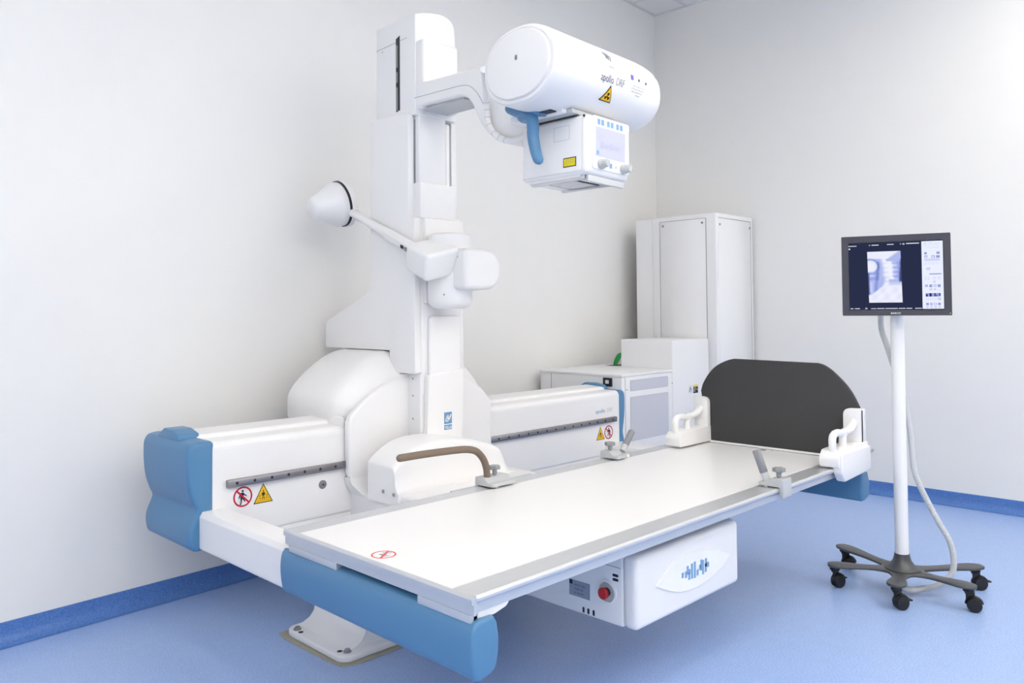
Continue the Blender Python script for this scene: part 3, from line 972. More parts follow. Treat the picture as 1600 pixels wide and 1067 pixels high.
cone = lathe('compression_cone', [(-.005, .098), (.02, .101), (.034, .097), (.098, .062), (.114, .057), (.128, .053), (.137, .044), (.141, .028), (.142, 0)], cc, -bv, 'white2', colm, 48)
lathe('cone_back_rim', [(0, .104), (.004, .108), (.020, .108), (.030, .09), (.032, 0)], cc + bv * .007, bv, 'white', cone, 48)
lathe('rim_gap', [(-.004, .0), (-.004, .1035), (.006, .1035), (.006, 0)], cc + bv * .001, bv, 'dark', cone, 48)
obox('arm_lug', cc + bv * .012 - av * .11 - cv * .012, bv * .022, av * .03, cv * .03, 'white', cone, bevel=.004)

# ------------------------------------------------------------------ patient table
tab = thing('patient_table', 'long white patient table with aluminium rails and blue bumpers in the foreground', 'x-ray table', (2.3, 1.7, .23))
TX0, TX1, TY0, TY1, TT = 1.188, 3.44, 1.30, 2.105, .52
# recessed white top
ttop = box('tabletop', TX0 + .008, TX1 - .05, TY0 + .088, TY1 - .060, .495, .5185, 'top', tab)
RP = [(0, .5195), (.004, .522), (.010, .5205), (.085, .5175), (.0885, .515), (.0885, .4795), (.012, .4795), (.012, .503), (.002, .505), (-.002, .510), (-.002, .516)]
def railprof(y, sgn, w):
    pts = [(y + sgn * (p[0] if p[0] < .05 else p[0] * w / .0885), p[1]) for p in RP]
    return pts
r1 = prism('side_rail', railprof(TY0, 1, .0885), 'x', TX0 + .0125, TX1 - .05, 'alu', tab)
r1['label'] = 'aluminium rail on the camera side'
r2_ = prism('side_rail', railprof(TY1, -1, .060), 'x', TX0 + .0122, TX1 - .05, 'alu', tab)
r2_['label'] = 'aluminium rail on the column side'
er = prism('end_rail', [(TX0 - .002, .516), (TX0, .521), (TX0 + .004, .5225), (TX0 + .012, .520), (TX0 + .012, .480), (TX0 + .004, .480), (TX0 + .004, .503), (TX0 - .002, .505)], 'y', TY0 - .001, TY1 + .001, 'alu', tab)
for (a_, b_) in ((TY0 + .014, TY0 + .20), (TY1 - .26, TY1 - .014)):
    box('under_frame', TX0 + .006, TX0 + .03, a_, b_, .458, .4785, 'alu', tab, bevel=.002)
box('deck_underside', TX0 + .03, TX1 - .06, TY0 + .03, TY1 - .03, .480, .492, 'grey', tab)
prism('end_strip', [(TX1 - .05, .49), (TX1 - .05, .524), (TX1 - .02, .524), (TX1 - .02, .49)], 'y', TY0 + .05, TY1 - .03, 'white', tab)
boxes('strip_seam', [(TX1 - .062, TX1 - .058, TY0 + .09, TY1 - .062, .5185, .519)], 'seam', tab)
# handle slot in the top
hs_ = shape('handle_slot', [rrect(3.292, 3.332, 1.66, 1.775, .019)], Plane((0, 0, .5185), (1, 0, 0), (0, 1, 0)), 'grey', tab, 0, .0006)
shape('slot_cap', [rrect(3.295, 3.329, 1.664, 1.771, .016)], Plane((0, 0, .5191), (1, 0, 0), (0, 1, 0)), 'white', hs_, 0, .0006)
shape('slot_latch', [rrect(3.302, 3.322, 1.69, 1.715, .008)], Plane((0, 0, .5197), (1, 0, 0), (0, 1, 0)), 'black', hs_, 0, .0006)

# no-load sign printed on the top
tpl = Plane((1.2465, 1.7035, .5185), (-.42, -.91, 0), (.91, -.42, 0))
tpl = Plane((1.2465, 1.7035, .5185), (0, -1, 0), (1, 0, 0))
sg = shape('table_sign', ringpolys(0, 0, .0285, .0325), tpl, 'tablered', tab, 0, .0006)
shape('sign_grey', [[(-.022, .010), (-.004, .026), (.008, .022), (-.004, .004)], [(.010, .004), (.020, .010), (.020, -.012), (.010, -.010)]], tpl, 'paleink', sg, 0, .0005)
shape('sign_dark', [[(-.012, -.008), (-.004, .004), (.010, .004), (.010, -.010), (-.002, -.008)]], tpl, 'greyink', sg, 0, .0006)
shape('sign_slash', [bar(.019, -.024, -.015, .026, .006)], tpl, 'tablered', sg, .0, .0008)

# blue bumpers
def bumper(pts, lab):
    o = prism('bumper', pts, 'y', TY0 - .002, 2.128, 'blue', tab, bevel=.014, seg=4, angle=60)
    o['label'] = lab
    return o
bumper([(1.215, .466), (1.255, .464)] + smoothprof([(1.264, .450), (1.270, .415), (1.268, .38), (1.260, .350), (1.245, .338)]) + smoothprof([(1.215, .332), (1.200, .336), (1.191, .352), (1.186, .385), (1.185, .415), (1.189, .445), (1.198, .460)]), 'near blue bumper')
bumper(rpoly([(3.375, .462), (3.44, .462), (3.462, .41), (3.45, .355), (3.41, .345), (3.375, .345)], .012), 'far blue bumper')
box('bumper_mount', 1.21, 1.26, 1.38, 1.50, .455, .482, 'blue', tab)
box('bumper_mount', 1.21, 1.26, 1.86, 2.0, .455, .482, 'blue', tab)
boxes('bumper_mount', [(3.38, 3.43, 1.38, 2.0, .455, .482)], 'grey', tab)
prism('corner_skirt', rpoly([(1.205, .4785), (1.205, .460), (1.27, .462), (1.305, .469), (1.318, .4785)], .004), 'y', TY0 + .014, TY0 + .06, 'white', tab)

# detector housing under the table
hou = box('housing', 1.872, 2.44, 1.405, 1.97, .232, .440, 'white2', tab, bevel=.006)
frt = box('front_housing', 1.872, 2.456, 1.356, 1.408, .230, .440, 'white', tab, bevel=.018, seg=5)
boxes('table_lift', [(1.95, 2.38, 1.45, 2.25, .40, .482)], 'grey', tab)
fh = Plane((0, 1.356, 0), (1, 0, 0), (0, 0, 1))
eye = catmull([Vector((1.965, .338, 0)), Vector((2.03, .372, 0)), Vector((2.12, .392, 0)), Vector((2.21, .392, 0)), Vector((2.30, .372, 0)), Vector((2.392, .340, 0)),
               ], 8)
eye2 = catmull([Vector((2.392, .340, 0)), Vector((2.34, .312, 0)), Vector((2.26, .292, 0)), Vector((2.18, .284, 0)), Vector((2.08, .294, 0)), Vector((1.965, .338, 0))], 8)
ey = shape('logo_plate', [[(v.x, v.y) for v in reversed(eye[:-1] + eye2[:-1])]], fh, 'glosswhite', tab, 0, .004)
ey['label'] = 'glossy white eye-shaped logo plate'
bars = [(0, -.008, .008), (.018, -.012, .008), (.028, -.004, .022), (.036, -.022, -.002), (.038, -.004, .010), (.052, -.022, .024), (.068, -.024, .026),
        (.084, -.020, -.002), (.098, -.006, .010), (.106, -.010, .024), (.116, -.024, .020), (.132, -.020, .006), (.134, -.004, .022), (.146, -.008, .008)]
shape('logo_bars', [[(2.105 + u - .006 + (.003 if a > 0 else 0), .338 + a), (2.105 + u + .005, .338 + a), (2.105 + u + .005, .338 + b), (2.105 + u - .006, .338 + b)] for u, a, b in bars], fh, 'keyblue', ey, .004, .0048)
sd = Plane((1.872, 0, 0), (0, -1, 0), (0, 0, 1))
rp_ = shape('rating_plate', [rect(-1.607, -1.527, .280, .328)], sd, 'plate', tab, 0, .0008)
shape('plate_logo', [rect(-1.606, -1.594, .314, .327)], sd, 'ink', rp_, .0008, .0012)
for i, s_ in enumerate(('REMOTE TABLE', 'MODEL 9784', 'SN 1305 230V')):
    text('plate_print', s_, .0075, lambda u, v, h, i=i: sd(-1.586 + u * .8, .312 - i * .012 + v, h), 'ink', rp_, .0012)
em = lathe('emergency_stop_surround', [(0, .036), (.003, .036), (.004, .033), (.004, .029), (-.001, .027), (-.001, 0)], (1.872, 1.462, .321), (-1, 0, 0), 'white2', tab, 36)
lathe('emergency_stop_recess', [(0, 0), (0, .0265), (.0005, .0265), (.0005, 0)], (1.872, 1.462, .321), (-1, 0, 0), 'grey', em, 32)
lathe('emergency_stop_collar', [(0, .013), (.012, .013), (.012, 0)], (1.872, 1.462, .321), (-1, 0, 0), 'black', em, 24)
eb = lathe('emergency_stop_button', [(.012, .012), (.014, .0165), (.022, .017), (.025, .014), (.026, 0)], (1.872, 1.462, .321), (-1, 0, 0), 'red', em, 32)
eb['label'] = 'red emergency stop button'
for q in [rrect(-1.441, -1.42, .372, .380, .0038), rrect(-1.441, -1.42, .3595, .3675, .0038)] + [rrect(-y - .004, -y + .004, .238, .255, .0038) for y in (1.552, 1.533, 1.513)]:
    shape('vent_slot', [q], sd, 'ink', hou, 0, .0006)
shape('housing_seam', [bar(-1.52, .401, -1.411, .400, .0016), [(-1.474, .402), (-1.462, .402), (-1.463, .416), (-1.468, .422), (-1.473, .416)]], sd, 'seam', tab, 0, .0006)

# white carriage housing between the table and the column
def table_carriage():
    ctrl = [(1.80, .560), (1.805, .572), (1.84, .600), (1.893, .628), (1.945, .641), (2.00, .646), (2.06, .646), (2.12, .640), (2.18, .629), (2.242, .615), (2.30, .598), (2.345, .580),
            (2.362, .560), (2.375, .530), (2.392, .500), (2.415, .478), (2.45, .462), (2.49, .452)]
    tops = [(v.x, v.y) for v in catmull([Vector((a, b, 0)) for a, b in ctrl], 3)]
    n = len(tops)
    zl = lambda x: .474 if x < 2.40 else .474 - (x - 2.40) * .3
    rows = []
    for (y, dz) in ((2.56, .004), (2.46, .002), (2.42, 0), (2.404, -.004), (2.396, -.012), (2.392, -.024)):
        rows.append([(x, y, max(z + dz, zl(x) - .03)) for x, z in tops])
    for k in range(1, 9):
        t = k / 8
        rows.append([(x, 2.392 - .022 * t ** 2.5, max((z - .024), zl(x)) * (1 - t) + zl(x) * t) for x, z in tops])
    V = [p for r in rows for p in r]
    total = len(rows)
    Fc = []
    for i in range(total - 1):
        for j in range(n - 1):
            Fc.append((i * n + j, i * n + j + 1, (i + 1) * n + j + 1, (i + 1) * n + j))
    k0 = len(V)
    V += [(x, 2.56, .43) for x, z in tops]
    V += [(x, 2.372, .43) for x, z in tops]
    L = (total - 1) * n
    for j in range(n - 1):
        Fc.append((j, k0 + j, k0 + j + 1, j + 1))
        Fc.append((L + j, L + j + 1, k0 + n + j + 1, k0 + n + j))
        Fc.append((k0 + j, k0 + n + j, k0 + n + j + 1, k0 + j + 1))
    for e in (0, n - 1):
        Fc.append(tuple([i * n + e for i in range(total)] + [k0 + n + e, k0 + e]))
    return raw('table_carriage', V, Fc, 'white', tab, sm=True)
tcar = table_carriage()
led = prism('carriage_ledge', rpoly([(1.815, 2.375), (1.815, 2.11), (2.46, 2.11), (2.46, 2.375)], [0, .07, .05, 0]), 'z', .40, .470, 'white', tab, bevel=.014, seg=4)
for y in (2.46, 2.395):
    lathe('carriage_screw', [(0, 0), (0, .007), (.003, .007), (.004, .003), (.004, 0)], (1.80, y, .474 - (2.46 - y) * .05), (-1, 0, 0), 'bolt', tcar, 12)

# ------------------------------------------------------------------ accessories clamped to the table rails
def star_knob(name, c, r, m, parent):
    """six-lobed hand knob on a stem; c = foot of the stem"""
    x, y, z = c
    pts = []
    for i in range(48):
        a = 2 * math.pi * i / 48
        q = r * (1 + .13 * math.cos(6 * a))
        pts.append((x + q * math.cos(a), y + q * math.sin(a)))
    k = prism(name, pts, 'z', z + .022, z + .036, m, parent, bevel=.002, seg=2, angle=50)
    lathe('stem', [(0, .005), (.004, .005), (.005, .0085), (.023, .0095)], (x, y, z), (0, 0, 1), m, k, 16)
    return k

def clamp(parent, x0, x1, yout, s, z=.5225):
    """grey rail clamp: block over the rail with an outer jaw. s=+1 points from the outer edge to the table centre"""
    poly = rpoly([(yout - s * .012, z + .030), (yout + s * .034, z + .030), (yout + s * .055, z + .016), (yout + s * .078, z + .014), (yout + s * .080, z + .003),
                  (yout + s * .002, z + .002), (yout - s * .001, z - .034), (yout - s * .014, z - .034)], [.003, .003, .004, .004, .003, 0, .002, .003])
    b = prism('clamp_block', poly, 'x', x0, x1, 'grey', parent, bevel=.002)
    return b

# brown arm support
ar = thing('arm_support', 'brown bent arm support bar clamped to the far rail of the table', 'arm support', (1.99, 2.10, .52), 'table rail accessories')
clamp(ar, 1.955, 2.075, 2.108, -1 * -1 * -1)
E_ = catmull([(1.590, 2.085, .673), (1.70, 2.085, .672), (1.82, 2.085, .668), (1.885, 2.085, .663), (1.93, 2.085, .650), (1.962, 2.085, .620), (1.978, 2.085, .585), (1.982, 2.085, .553)], 6)
tube('padded_bar', E_, .0125, 'brown', ar, 20)
star_knob('clamp_knob', (2.022, 2.088, .552), .019, 'knob', ar)
lathe('clamp_foot', [(0, .008), (.014, .008)], (1.988, 2.045, .5195), (0, 0, 1), 'white', ar, 14)

def hand_grip(name, label, xk, yk, s, tip, grp):
    """knob clamp with a slanted grey grip"""
    g_ = thing(name, label, 'hand grip', (xk, yk, .52), grp)
    clamp(g_, xk - .030, xk + .036, yk - s * .016, s)
    star_knob('clamp_knob', (xk, yk, .552), .020, 'knob', g_)
    b0 = Vector(tip[0]); b1 = Vector(tip[1])
    d = (b1 - b0).normalized()
    so = tube('grip_socket', [b0, b0 + d * .030], .0135, 'grey', g_, 20, ends='flat')
    L = (b1 - b0).length
    gp = tube('rubber_grip', [b0 + d * .030, b0 + d * .031, b1 - d * .003, b1], [.0135, .0142, .0142, .012], 'gripgrey', g_, 24, ends='flat')
    lathe('clamp_foot', [(0, .008), (.013, .008)], (tip[0][0], yk + s * .040, .5195), (0, 0, 1), 'white', g_, 14)
    return g_
hand_grip('hand_grip', 'grey rubber hand grip clamped to the far rail below the warning signs', 2.705, 2.088, -1, [(2.775, 2.075, .542), (2.845, 2.075, .620)], 'table rail accessories')
hand_grip('hand_grip', 'grey rubber hand grip clamped to the near rail of the table', 2.665, 1.312, 1, [(2.650, 1.350, .540), (2.640, 1.385, .645)], 'table rail accessories')

# footboard
fb = thing('footboard', 'dark grey arched footboard held by two white brackets at the table end', 'footboard', (3.36, 1.70, .52))
BX = 3.352
ol = [(1.99, .526), (1.995, .66), (2.035, .73), (2.04, .76), (2.028, .795), (1.995, .845), (1.955, .882), (1.90, .908), (1.865, .917)]
orr = [(1.47, .913), (1.44, .905), (1.40, .878), (1.35, .828), (1.32, .785), (1.295, .735), (1.300, .70), (1.35, .66), (1.36, .526)]
oc = [(v.x, v.y) for v in catmull([Vector((a, b, 0)) for a, b in ol[3:]], 3)]
od = [(v.x, v.y) for v in catmull([Vector((a, b, 0)) for a, b in orr[:6]], 3)]
bd = prism('board', ol[:3] + oc + od + orr[6:], 'x', BX, BX + .022, 'board', fb, bevel=.006, seg=3)
box('foot_strip', BX - .006, BX + .03, 1.38, 1.99, .521, .529, 'white', fb)
def bracket(s, yin, lab, drop):
    """s=+1 for the far bracket (outer side at larger y)"""
    Y = lambda d: yin + s * d
    nose = rpoly([(3.090, .526), (3.086, .565), (3.11, .592), (3.345, .598), (3.385, .598), (3.385, .526)], [.01, .03, .02, 0, .01, .004])
    ya, yb = sorted((Y(0), Y(.078)))
    b = prism('bracket', nose, 'x' if False else 'y', ya, yb, 'white', fb, bevel=.012, seg=4, angle=50)
    b['label'] = lab
    pl_ = rpoly([(Y(.0), .59), (Y(.0), .733), (Y(.072), .735), (Y(.072), .59)], [0, .03, .004, 0])
    prism('bracket_upright', pl_, 'x', 3.325, BX - .0005, 'white', b, bevel=.005)
    box('upright_web', 3.330, 3.385, *sorted((Y(.055), Y(.072))), .59, .732, 'white', b, bevel=.006)
    yc = Y(.042)
    lv = catmull([(3.118, yc, .585), (3.116, yc, .615), (3.118, yc, .638), (3.135, yc, .651), (3.17, yc, .653), (3.205, yc, .646), (3.225, yc, .640)], 5)
    tube('lever', lv, .0145, 'white', b, 14, flat=(1, 1))
    tube('lever_post', [(3.215, yc, .59), (3.215, yc, .625), (3.215, yc, .648)], [.016, .014, .014], 'white', b, 14)
    box('lever_pad', 3.185, 3.255, yc - .014, yc + .014, .646, .658, 'white', b, bevel=.005)
    tube('bracket_brace', catmull([(3.235, yc, .650), (3.28, yc, .652), (3.31, yc, .664), (3.335, yc, .685)], 5), .0135, 'white', b, 12, flat=(1.3, 1))
    if drop:
        prism('rail_hook', rpoly([(3.095, .585), (3.098, .505), (3.125, .470), (3.345, .480), (3.388, .486), (3.388, .585)], [.02, .03, .02, 0, .01, .02]), 'y', Y(.088), Y(.050), 'white', b, bevel=.010, seg=4)
    lathe('bracket_pin', [(0, .006), (.05, .006)], (3.375, Y(.080) , .555), (1, 0, 0), 'bolt', b, 12)
    return b
bracket(1, 1.988, 'far white footboard bracket', False)
bracket(-1, 1.352, 'near white footboard bracket', True)

# ------------------------------------------------------------------ cabinets in the corner
tall = thing('tall_cabinet', 'tall white equipment cabinet standing in the room corner', 'cabinet', (4.83, 2.97, 0))
TXa, TXb, TYa, TYb, TZt = 4.587, 5.075, 2.661, 3.155, 1.775
box('body', TXa, TXb, TYa, TYb, .02, TZt, 'cabinet', tall, bevel=.008)
box('side_duct', TXa + .012, TXb, TYb, TYb + .145, .02, TZt - .004, 'cabinet', tall, bevel=.004)
box('door', TXa - .002, TXa + .01, TYa + .075, TYb - .065, .10, 1.742, 'cabinet', tall, bevel=.001, seg=1)
box('side_panel', TXa + .03, TXb - .035, TYa - .002, TYa + .01, .10, 1.742, 'cabinet', tall, bevel=.001, seg=1)
fpx = Plane((TXa, 0, 0), (0, -1, 0), (0, 0, 1))
shape('door_seam', [bar(-(TYb - .063), 1.744, -(TYa + .073), 1.744, .0022), bar(-(TYb - .063), .1, -(TYb - .063), 1.744, .0016), bar(-(TYa + .073), .1, -(TYa + .073), 1.744, .0035)], fpx, 'seam', tall, 0, .0022)
fpy = Plane((0, TYa, 0), (1, 0, 0), (0, 0, 1))
shape('panel_seam', [bar(TXa + .028, 1.744, TXb - .033, 1.744, .003), bar(TXb - .033, .1, TXb - .033, 1.744, .002)], fpy, 'seam', tall, 0, .0022)
for (a, b_, c_, d_) in ((TXa - .002, TYb - .09, 1.715, 'x'), (TXa - .002, TYa + .10, 1.715, 'x'), (TXa + .045, TYa - .002, 1.70, 'y'), (TXb - .045, TYa - .002, 1.70, 'y')):
    lathe('panel_lock', [(0, .008), (.003, .008), (.004, .005), (.004, 0)], (a, b_, c_), (-1, 0, 0) if d_ == 'x' else (0, -1, 0), 'knob', tall, 14)

mid = thing('generator_cabinet', 'medium white box cabinet with small warning label in front of the tall cabinet', 'cabinet', (4.36, 2.9, 0))
box('body', 4.146, 4.570, 2.716, 3.105, .02, .958, 'cabinet', mid, bevel=.006)
mp = Plane((0, 2.716, 0), (1, 0, 0), (0, 0, 1))
wl_ = shape('caution_label', [rect(4.322, 4.432, .618, .672)], mp, 'signwhite', mid, 0, .0006)
shape('label_yellow', [rect(4.376, 4.431, .660, .671)], mp, 'laser', wl_, .0006, .001)
shape('label_text_block', [rect(4.376, 4.431, .619, .659)], mp, 'ink', wl_, .0006, .0010)
text('label_lettering', 'DANGER\nHIGH VOLTAGE\nINSIDE', .0095, lambda u, v, h=0: mp(4.379 + u * .7, .648 + v, h), 'signwhite', wl_, .0014)
shape('label_figure', [circ(4.344, .660, .004, 10), bar(4.334, .655, 4.356, .645, .005), bar(4.352, .65, 4.354, .625, .004), bar(4.337, .648, 4.334, .628, .006)], mp, 'ink', wl_, .0006, .001)

low_ = thing('low_cabinet', 'low white cabinet with two grey inset panels beside the blue end cap', 'cabinet', (3.88, 3.0, 0))
box('body', 3.632, 4.142, 2.716, 3.335, .02, .768, 'cabinet', low_, bevel=.003)
box('cabinet_top', 3.628, 4.142, 2.712, 3.338, .768, .782, 'cabinet', low_, bevel=.002)
box('rear_section', 4.142, 4.55, 3.112, 3.338, .02, .782, 'cabinet', low_, bevel=.002)
lp = Plane((0, 2.716, 0), (1, 0, 0), (0, 0, 1))
for (z0, z1) in ((.684, .744), (.40, .648)):
    sm_ = shape('inset_frame', [rrect(3.712, 4.096, z0 - .001, z1 + .001, .008)], lp, 'seam', low_, 0, .0004)
    shape('inset_panel', [rrect(3.714, 4.094, z0, z1, .007)], lp, 'inset', sm_, .0004, .0012)
shape('door_gap', [bar(3.664, .05, 3.664, .765, .003)], lp, 'seam', low_, 0, .0006)
for (x, z) in ((3.679, .694), (4.14, .70)):
    lathe('panel_screw', [(0, .003), (.002, .003), (.002, 0)], (x, 2.716, z), (0, -1, 0), 'dark', low_, 10)
lx = Plane((3.632, 0, 0), (0, -1, 0), (0, 0, 1))
shape('side_gap', [bar(-3.247, .05, -3.247, .765, .003)], lx, 'seam', low_, 0, .0006)
swb = shape('rocker_switch', [rrect(-2.845, -2.782, .712, .760, .002)], lx, 'black', low_, 0, .006)
shape('rocker', [rrect(-2.825, -2.803, .727, .747, .002)], lx, 'signwhite', swb, .006, .010)
shape('hinge', [rect(-3.253, -3.243, .62, .66)], lx, 'seam', low_, .0006, .002)
shape('cable_slot', [rrect(4.17, 4.50, 3.15, 3.25, .01)], Plane((0, 0, .782), (1, 0, 0), (0, 1, 0)), 'black', low_, 0, .001)
for i, (y, zt, w) in enumerate(((3.14, .88, .03), (3.165, .87, .02), (3.19, .86, .04))):
    t_ = tube('green_cable', catmull([(4.195 + i * .022, y + .04, .7885), (4.208 + i * .016, y + .03, .82), (4.225 + i * .016, y + .02, .85), (4.27 + i * .014, y + .015, zt), (4.33, y + .015, zt), (4.38 + i * .01, y + .03, .84), (4.40 + i * .02, y + .04, .7885)], 6), .0055, 'green', None, 10)
    tag(t_, 'green earth cable curving up behind the medium cabinet', 'cable', 'green cables behind the cabinets')

# ------------------------------------------------------------------ monitor on its mobile stand
PX, PY = 3.400, 1.155
st = thing('monitor_stand', 'mobile monitor stand with white pole and five-armed grey caster base', 'stand', (PX, PY, 0))
lathe('pole', [(0, .0255), (1.13, .0255), (1.136, .02), (1.137, 0)], (PX, PY, .12), (0, 0, 1), 'white', st, 40)
lathe('pole_collar', [(0, .0), (0, .066), (.004, .066), (.008, .058), (.02, .044), (.035, .034), (.052, .0295), (.062, .0285), (.062, 0)], (PX, PY, .098), (0, 0, 1), 'castiron', st, 40)
tips = [(3.554, 1.459), (3.273, 1.387), (3.193, 1.109), (3.372, .899), (3.651, .948)]
tips = [(PX + (a - PX) * .96, PY + (b - PY) * .96) for a, b in tips]
order = sorted(tips, key=lambda p: math.atan2(p[1] - PY, p[0] - PX))
outl = []
N5 = len(order)
for i in range(N5):
    x, y = order[i]
    a = math.atan2(y - PY, x - PX)
    L = math.hypot(x - PX, y - PY)
    d, n = Vector((math.cos(a), math.sin(a))), Vector((-math.sin(a), math.cos(a)))
    c = Vector((PX, PY))
    outl += [c + d * .105 - n * .026, c + d * (L * .62) - n * .026, c + d * (L * .88) - n * .036, c + d * (L * 1.02) - n * .032, c + d * (L * 1.10) - n * .016,
             c + d * (L * 1.10) + n * .016, c + d * (L * 1.02) + n * .032, c + d * (L * .88) + n * .036, c + d * (L * .62) + n * .026, c + d * .105 + n * .026]
    x2, y2 = order[(i + 1) % N5]
    a2 = math.atan2(y2 - PY, x2 - PX)
    if a2 < a:
        a2 += 2 * math.pi
    am = (a + a2) / 2
    outl.append(c + Vector((math.cos(am), math.sin(am))) * .078)
sp_ = catmull([Vector((v.x, v.y, 0)) for v in outl], 4, closed=True)
prism('base_plate', [(v.x, v.y) for v in sp_], 'z', .088, .098, 'castiron', st, bevel=.0025, seg=2, angle=60)
dirs = [(.8, -.6), (.3, -.95), (.7, -.7), (.5, -.85), (.9, -.3)]
for i, (x, y) in enumerate(order):
    cs_ = lathe('caster', [(-.003, 0), (-.003, .020), (.010, .020), (.016, .014), (.020, .014), (.020, 0)], (x, y, .085), (0, 0, -1), 'tyre', st, 20)
    f_ = Vector((*dirs[i % 5], 0)).normalized()
    wc = Vector((x, y, .0265)) + f_ * .018
    ax = Vector((0, 0, 1)).cross(f_)
    for q in (-1, 1):
        lathe('wheel', [(0, .0), (0, .020), (.002, .0245), (.006, .0265), (.011, .0265), (.014, .024), (.015, .018), (.015, 0)], wc + ax * (.003 if q > 0 else -.003), ax * q, 'tyre', cs_, 28)
    obox('caster_fork', Vector((x, y, .030)) - f_ * .010 - ax * .003, f_ * .03, ax * .006, (0, 0, .045), 'tyre', cs_, bevel=.001)
    hood_ = [wc + f_ * (.029 * math.cos(t)) + Vector((0, 0, .029 * math.sin(t))) for t in [math.radians(w) for w in range(20, 171, 15)]]
    tube('caster_hood', hood_, .007, 'tyre', cs_, 10, flat=(1.9, .5))
    if i in (0, 2, 4):
        obox('brake_pedal', wc + f_ * .028 - ax * .010 + Vector((0, 0, .004)), f_ * .016, ax * .02, (0, 0, .006), 'tyre', cs_, bevel=.002)
tube('cable_conduit', catmull([(3.445, 1.235, 1.13), (3.442, 1.232, 1.06), (3.436, 1.212, 1.0), (3.432, 1.19, .93), (3.444, 1.155, .80), (3.447, 1.13, .65), (3.446, 1.118, .50), (3.450, 1.102, .44),
        (3.462, 1.075, .37), (3.477, 1.04, .29), (3.488, 1.005, .22), (3.492, .992, .15), (3.488, 1.000, .09), (3.455, 1.04, .045), (3.42, 1.085, .030), (3.375, 1.11, .030), (3.35, 1.14, .04), (3.36, 1.155, .075)], 26), .0105, 'conduit', st, 12, corrug=.14, ends='flat')
tag_ = None
# monitor: u runs to the image left along dd, n faces the room
dd = Vector((-.31253748, .94990543, 0)).normalized()
nn = Vector((-dd.y, dd.x, 0))          # towards the viewer
mo = thing('monitor', 'black-framed monitor showing a neck x-ray, mounted on the white pole', 'monitor', (PX, PY, 1.115))
MO = Vector((3.317, 1.101, 0))
U0, U1, Z0, Z1 = -.1673, .2231, 1.117, 1.437
back = Vector(nn) * -1
shell = obox('shell', MO + dd * (U0 + .004) + Vector((0, 0, Z0 + .004)) + back * .042, dd * (U1 - U0 - .008), Vector((0, 0, Z1 - Z0 - .008)), nn * .030, 'silver', mo, bevel=.006)
obox('rear_housing', MO + dd * (U0 + .06) + Vector((0, 0, Z0 + .05)) + back * .058, dd * (U1 - U0 - .12), Vector((0, 0, Z1 - Z0 - .10)), nn * .018, 'silver', mo, bevel=.01)
mp_ = Plane(MO, -dd, (0, 0, 1))
if mp_.n.dot(nn) < 0:
    mp_.n = -mp_.n
mf = lambda u, v, h=0: mp_(u, v, h)
# u' = -u so that it increases to the image right
a0, a1 = -U1, -U0
b0_, b1_ = -.1974, .1421
s0, s1 = 1.1408, 1.4095
bz = []
V, Fc = [], []
o_ = rrect(a0, a1, Z0, Z1, .004, 3)
i_ = rrect(b0_, b1_, s0 - .002, s1 + .002, .0005, 3)
n = len(o_)
V = [mf(u, v, -.018) for u, v in o_] + [mf(u, v, 0) for u, v in o_] + [mf(u, v, -.001) for u, v in i_] + [mf(u, v, -.006) for u, v in i_]
for a_ in range(3):
    for j in range(n):
        k2 = (j + 1) % n
        Fc.append((a_ * n + j, a_ * n + k2, (a_ + 1) * n + k2, (a_ + 1) * n + j))
Fc.append(tuple(range(n - 1, -1, -1)))
raw('bezel', V, Fc, 'bezel', mo, sm=False)
SW = b1_ - b0_
SH = s1 - s0
sf = lambda u, v, h=0: mf(b0_ + u * SW, s0 + v * SH, -.0055 + h)
SG = 1.0
me_bg = emis('screen_dark', (42, 48, 74), SG)
me_w = emis('screen_white', (236, 240, 255), SG)
me_p = emis('screen_panel', (236, 240, 255), SG)
me_b = emis('screen_blue', (150, 160, 220), SG)
me_l = emis('screen_pale', (206, 212, 244), SG)
me_d = emis('screen_navy', (44, 46, 110), SG)
me_g = emis('led_green', (190, 230, 60), 1.0)
sc = shape('screen', [rect(0, 1, 0, 1)], sf, me_bg, mo, 0, .0006)
pnl = shape('side_menu', [rect(.778, .995, .008, .992)], sf, me_p, sc, .0006, .001)
# menu icons
ic_b, ic_l, ic_d, ic_w = [], [], [], []
def gic(lst, x, y, w=.03, h=.036):
    lst.append(rect(x, x + w, y, y + h))
mx0 = .80
ic_b += [rect(.806, .832, .80, .832), rect(.93, .963, .80, .835), rect(.806, .838, .745, .782), rect(.878, .912, .745, .782), rect(.925, .963, .745, .782)]
ic_w += [rect(.810, .834, .752, .768), rect(.884, .903, .753, .774)]
ic_l += [rect(.806, .963, .705, .735), rect(.822, .86, .57, .605)]
ic_d += [rect(.810, .824, .808, .812), rect(.852, .862, .60, .606)]
ic_l += [rect(.806 + i * .04, .83 + i * .04, .655, .69) for i in range(4)]
ic_w += [rect(.809 + i * .04, .827 + i * .04, .66, .686) for i in range(4)]
ic_b += [rect(.853, .975, .505, .52)]
ic_l += [rect(.806, .85, .43, .47), rect(.89, .918, .435, .47), rect(.937, .965, .435, .47), rect(.89, .915, .385, .415)]
ic_w += [rect(.811, .845, .436, .464), rect(.895, .913, .441, .464), rect(.942, .96, .441, .464)]
ic_b += [rect(.806, .836, .325, .358), rect(.85, .88, .32, .36), rect(.893, .922, .325, .36), rect(.935, .965, .32, .36)]
ic_w += [rect(.811, .831, .335, .343), rect(.898, .917, .332, .352)]
ic_l += [rect(.85, .88, .275, .305), rect(.893, .92, .275, .305), rect(.935, .965, .278, .284)]
ic_b += [rect(.81, .965, .185, .235)]
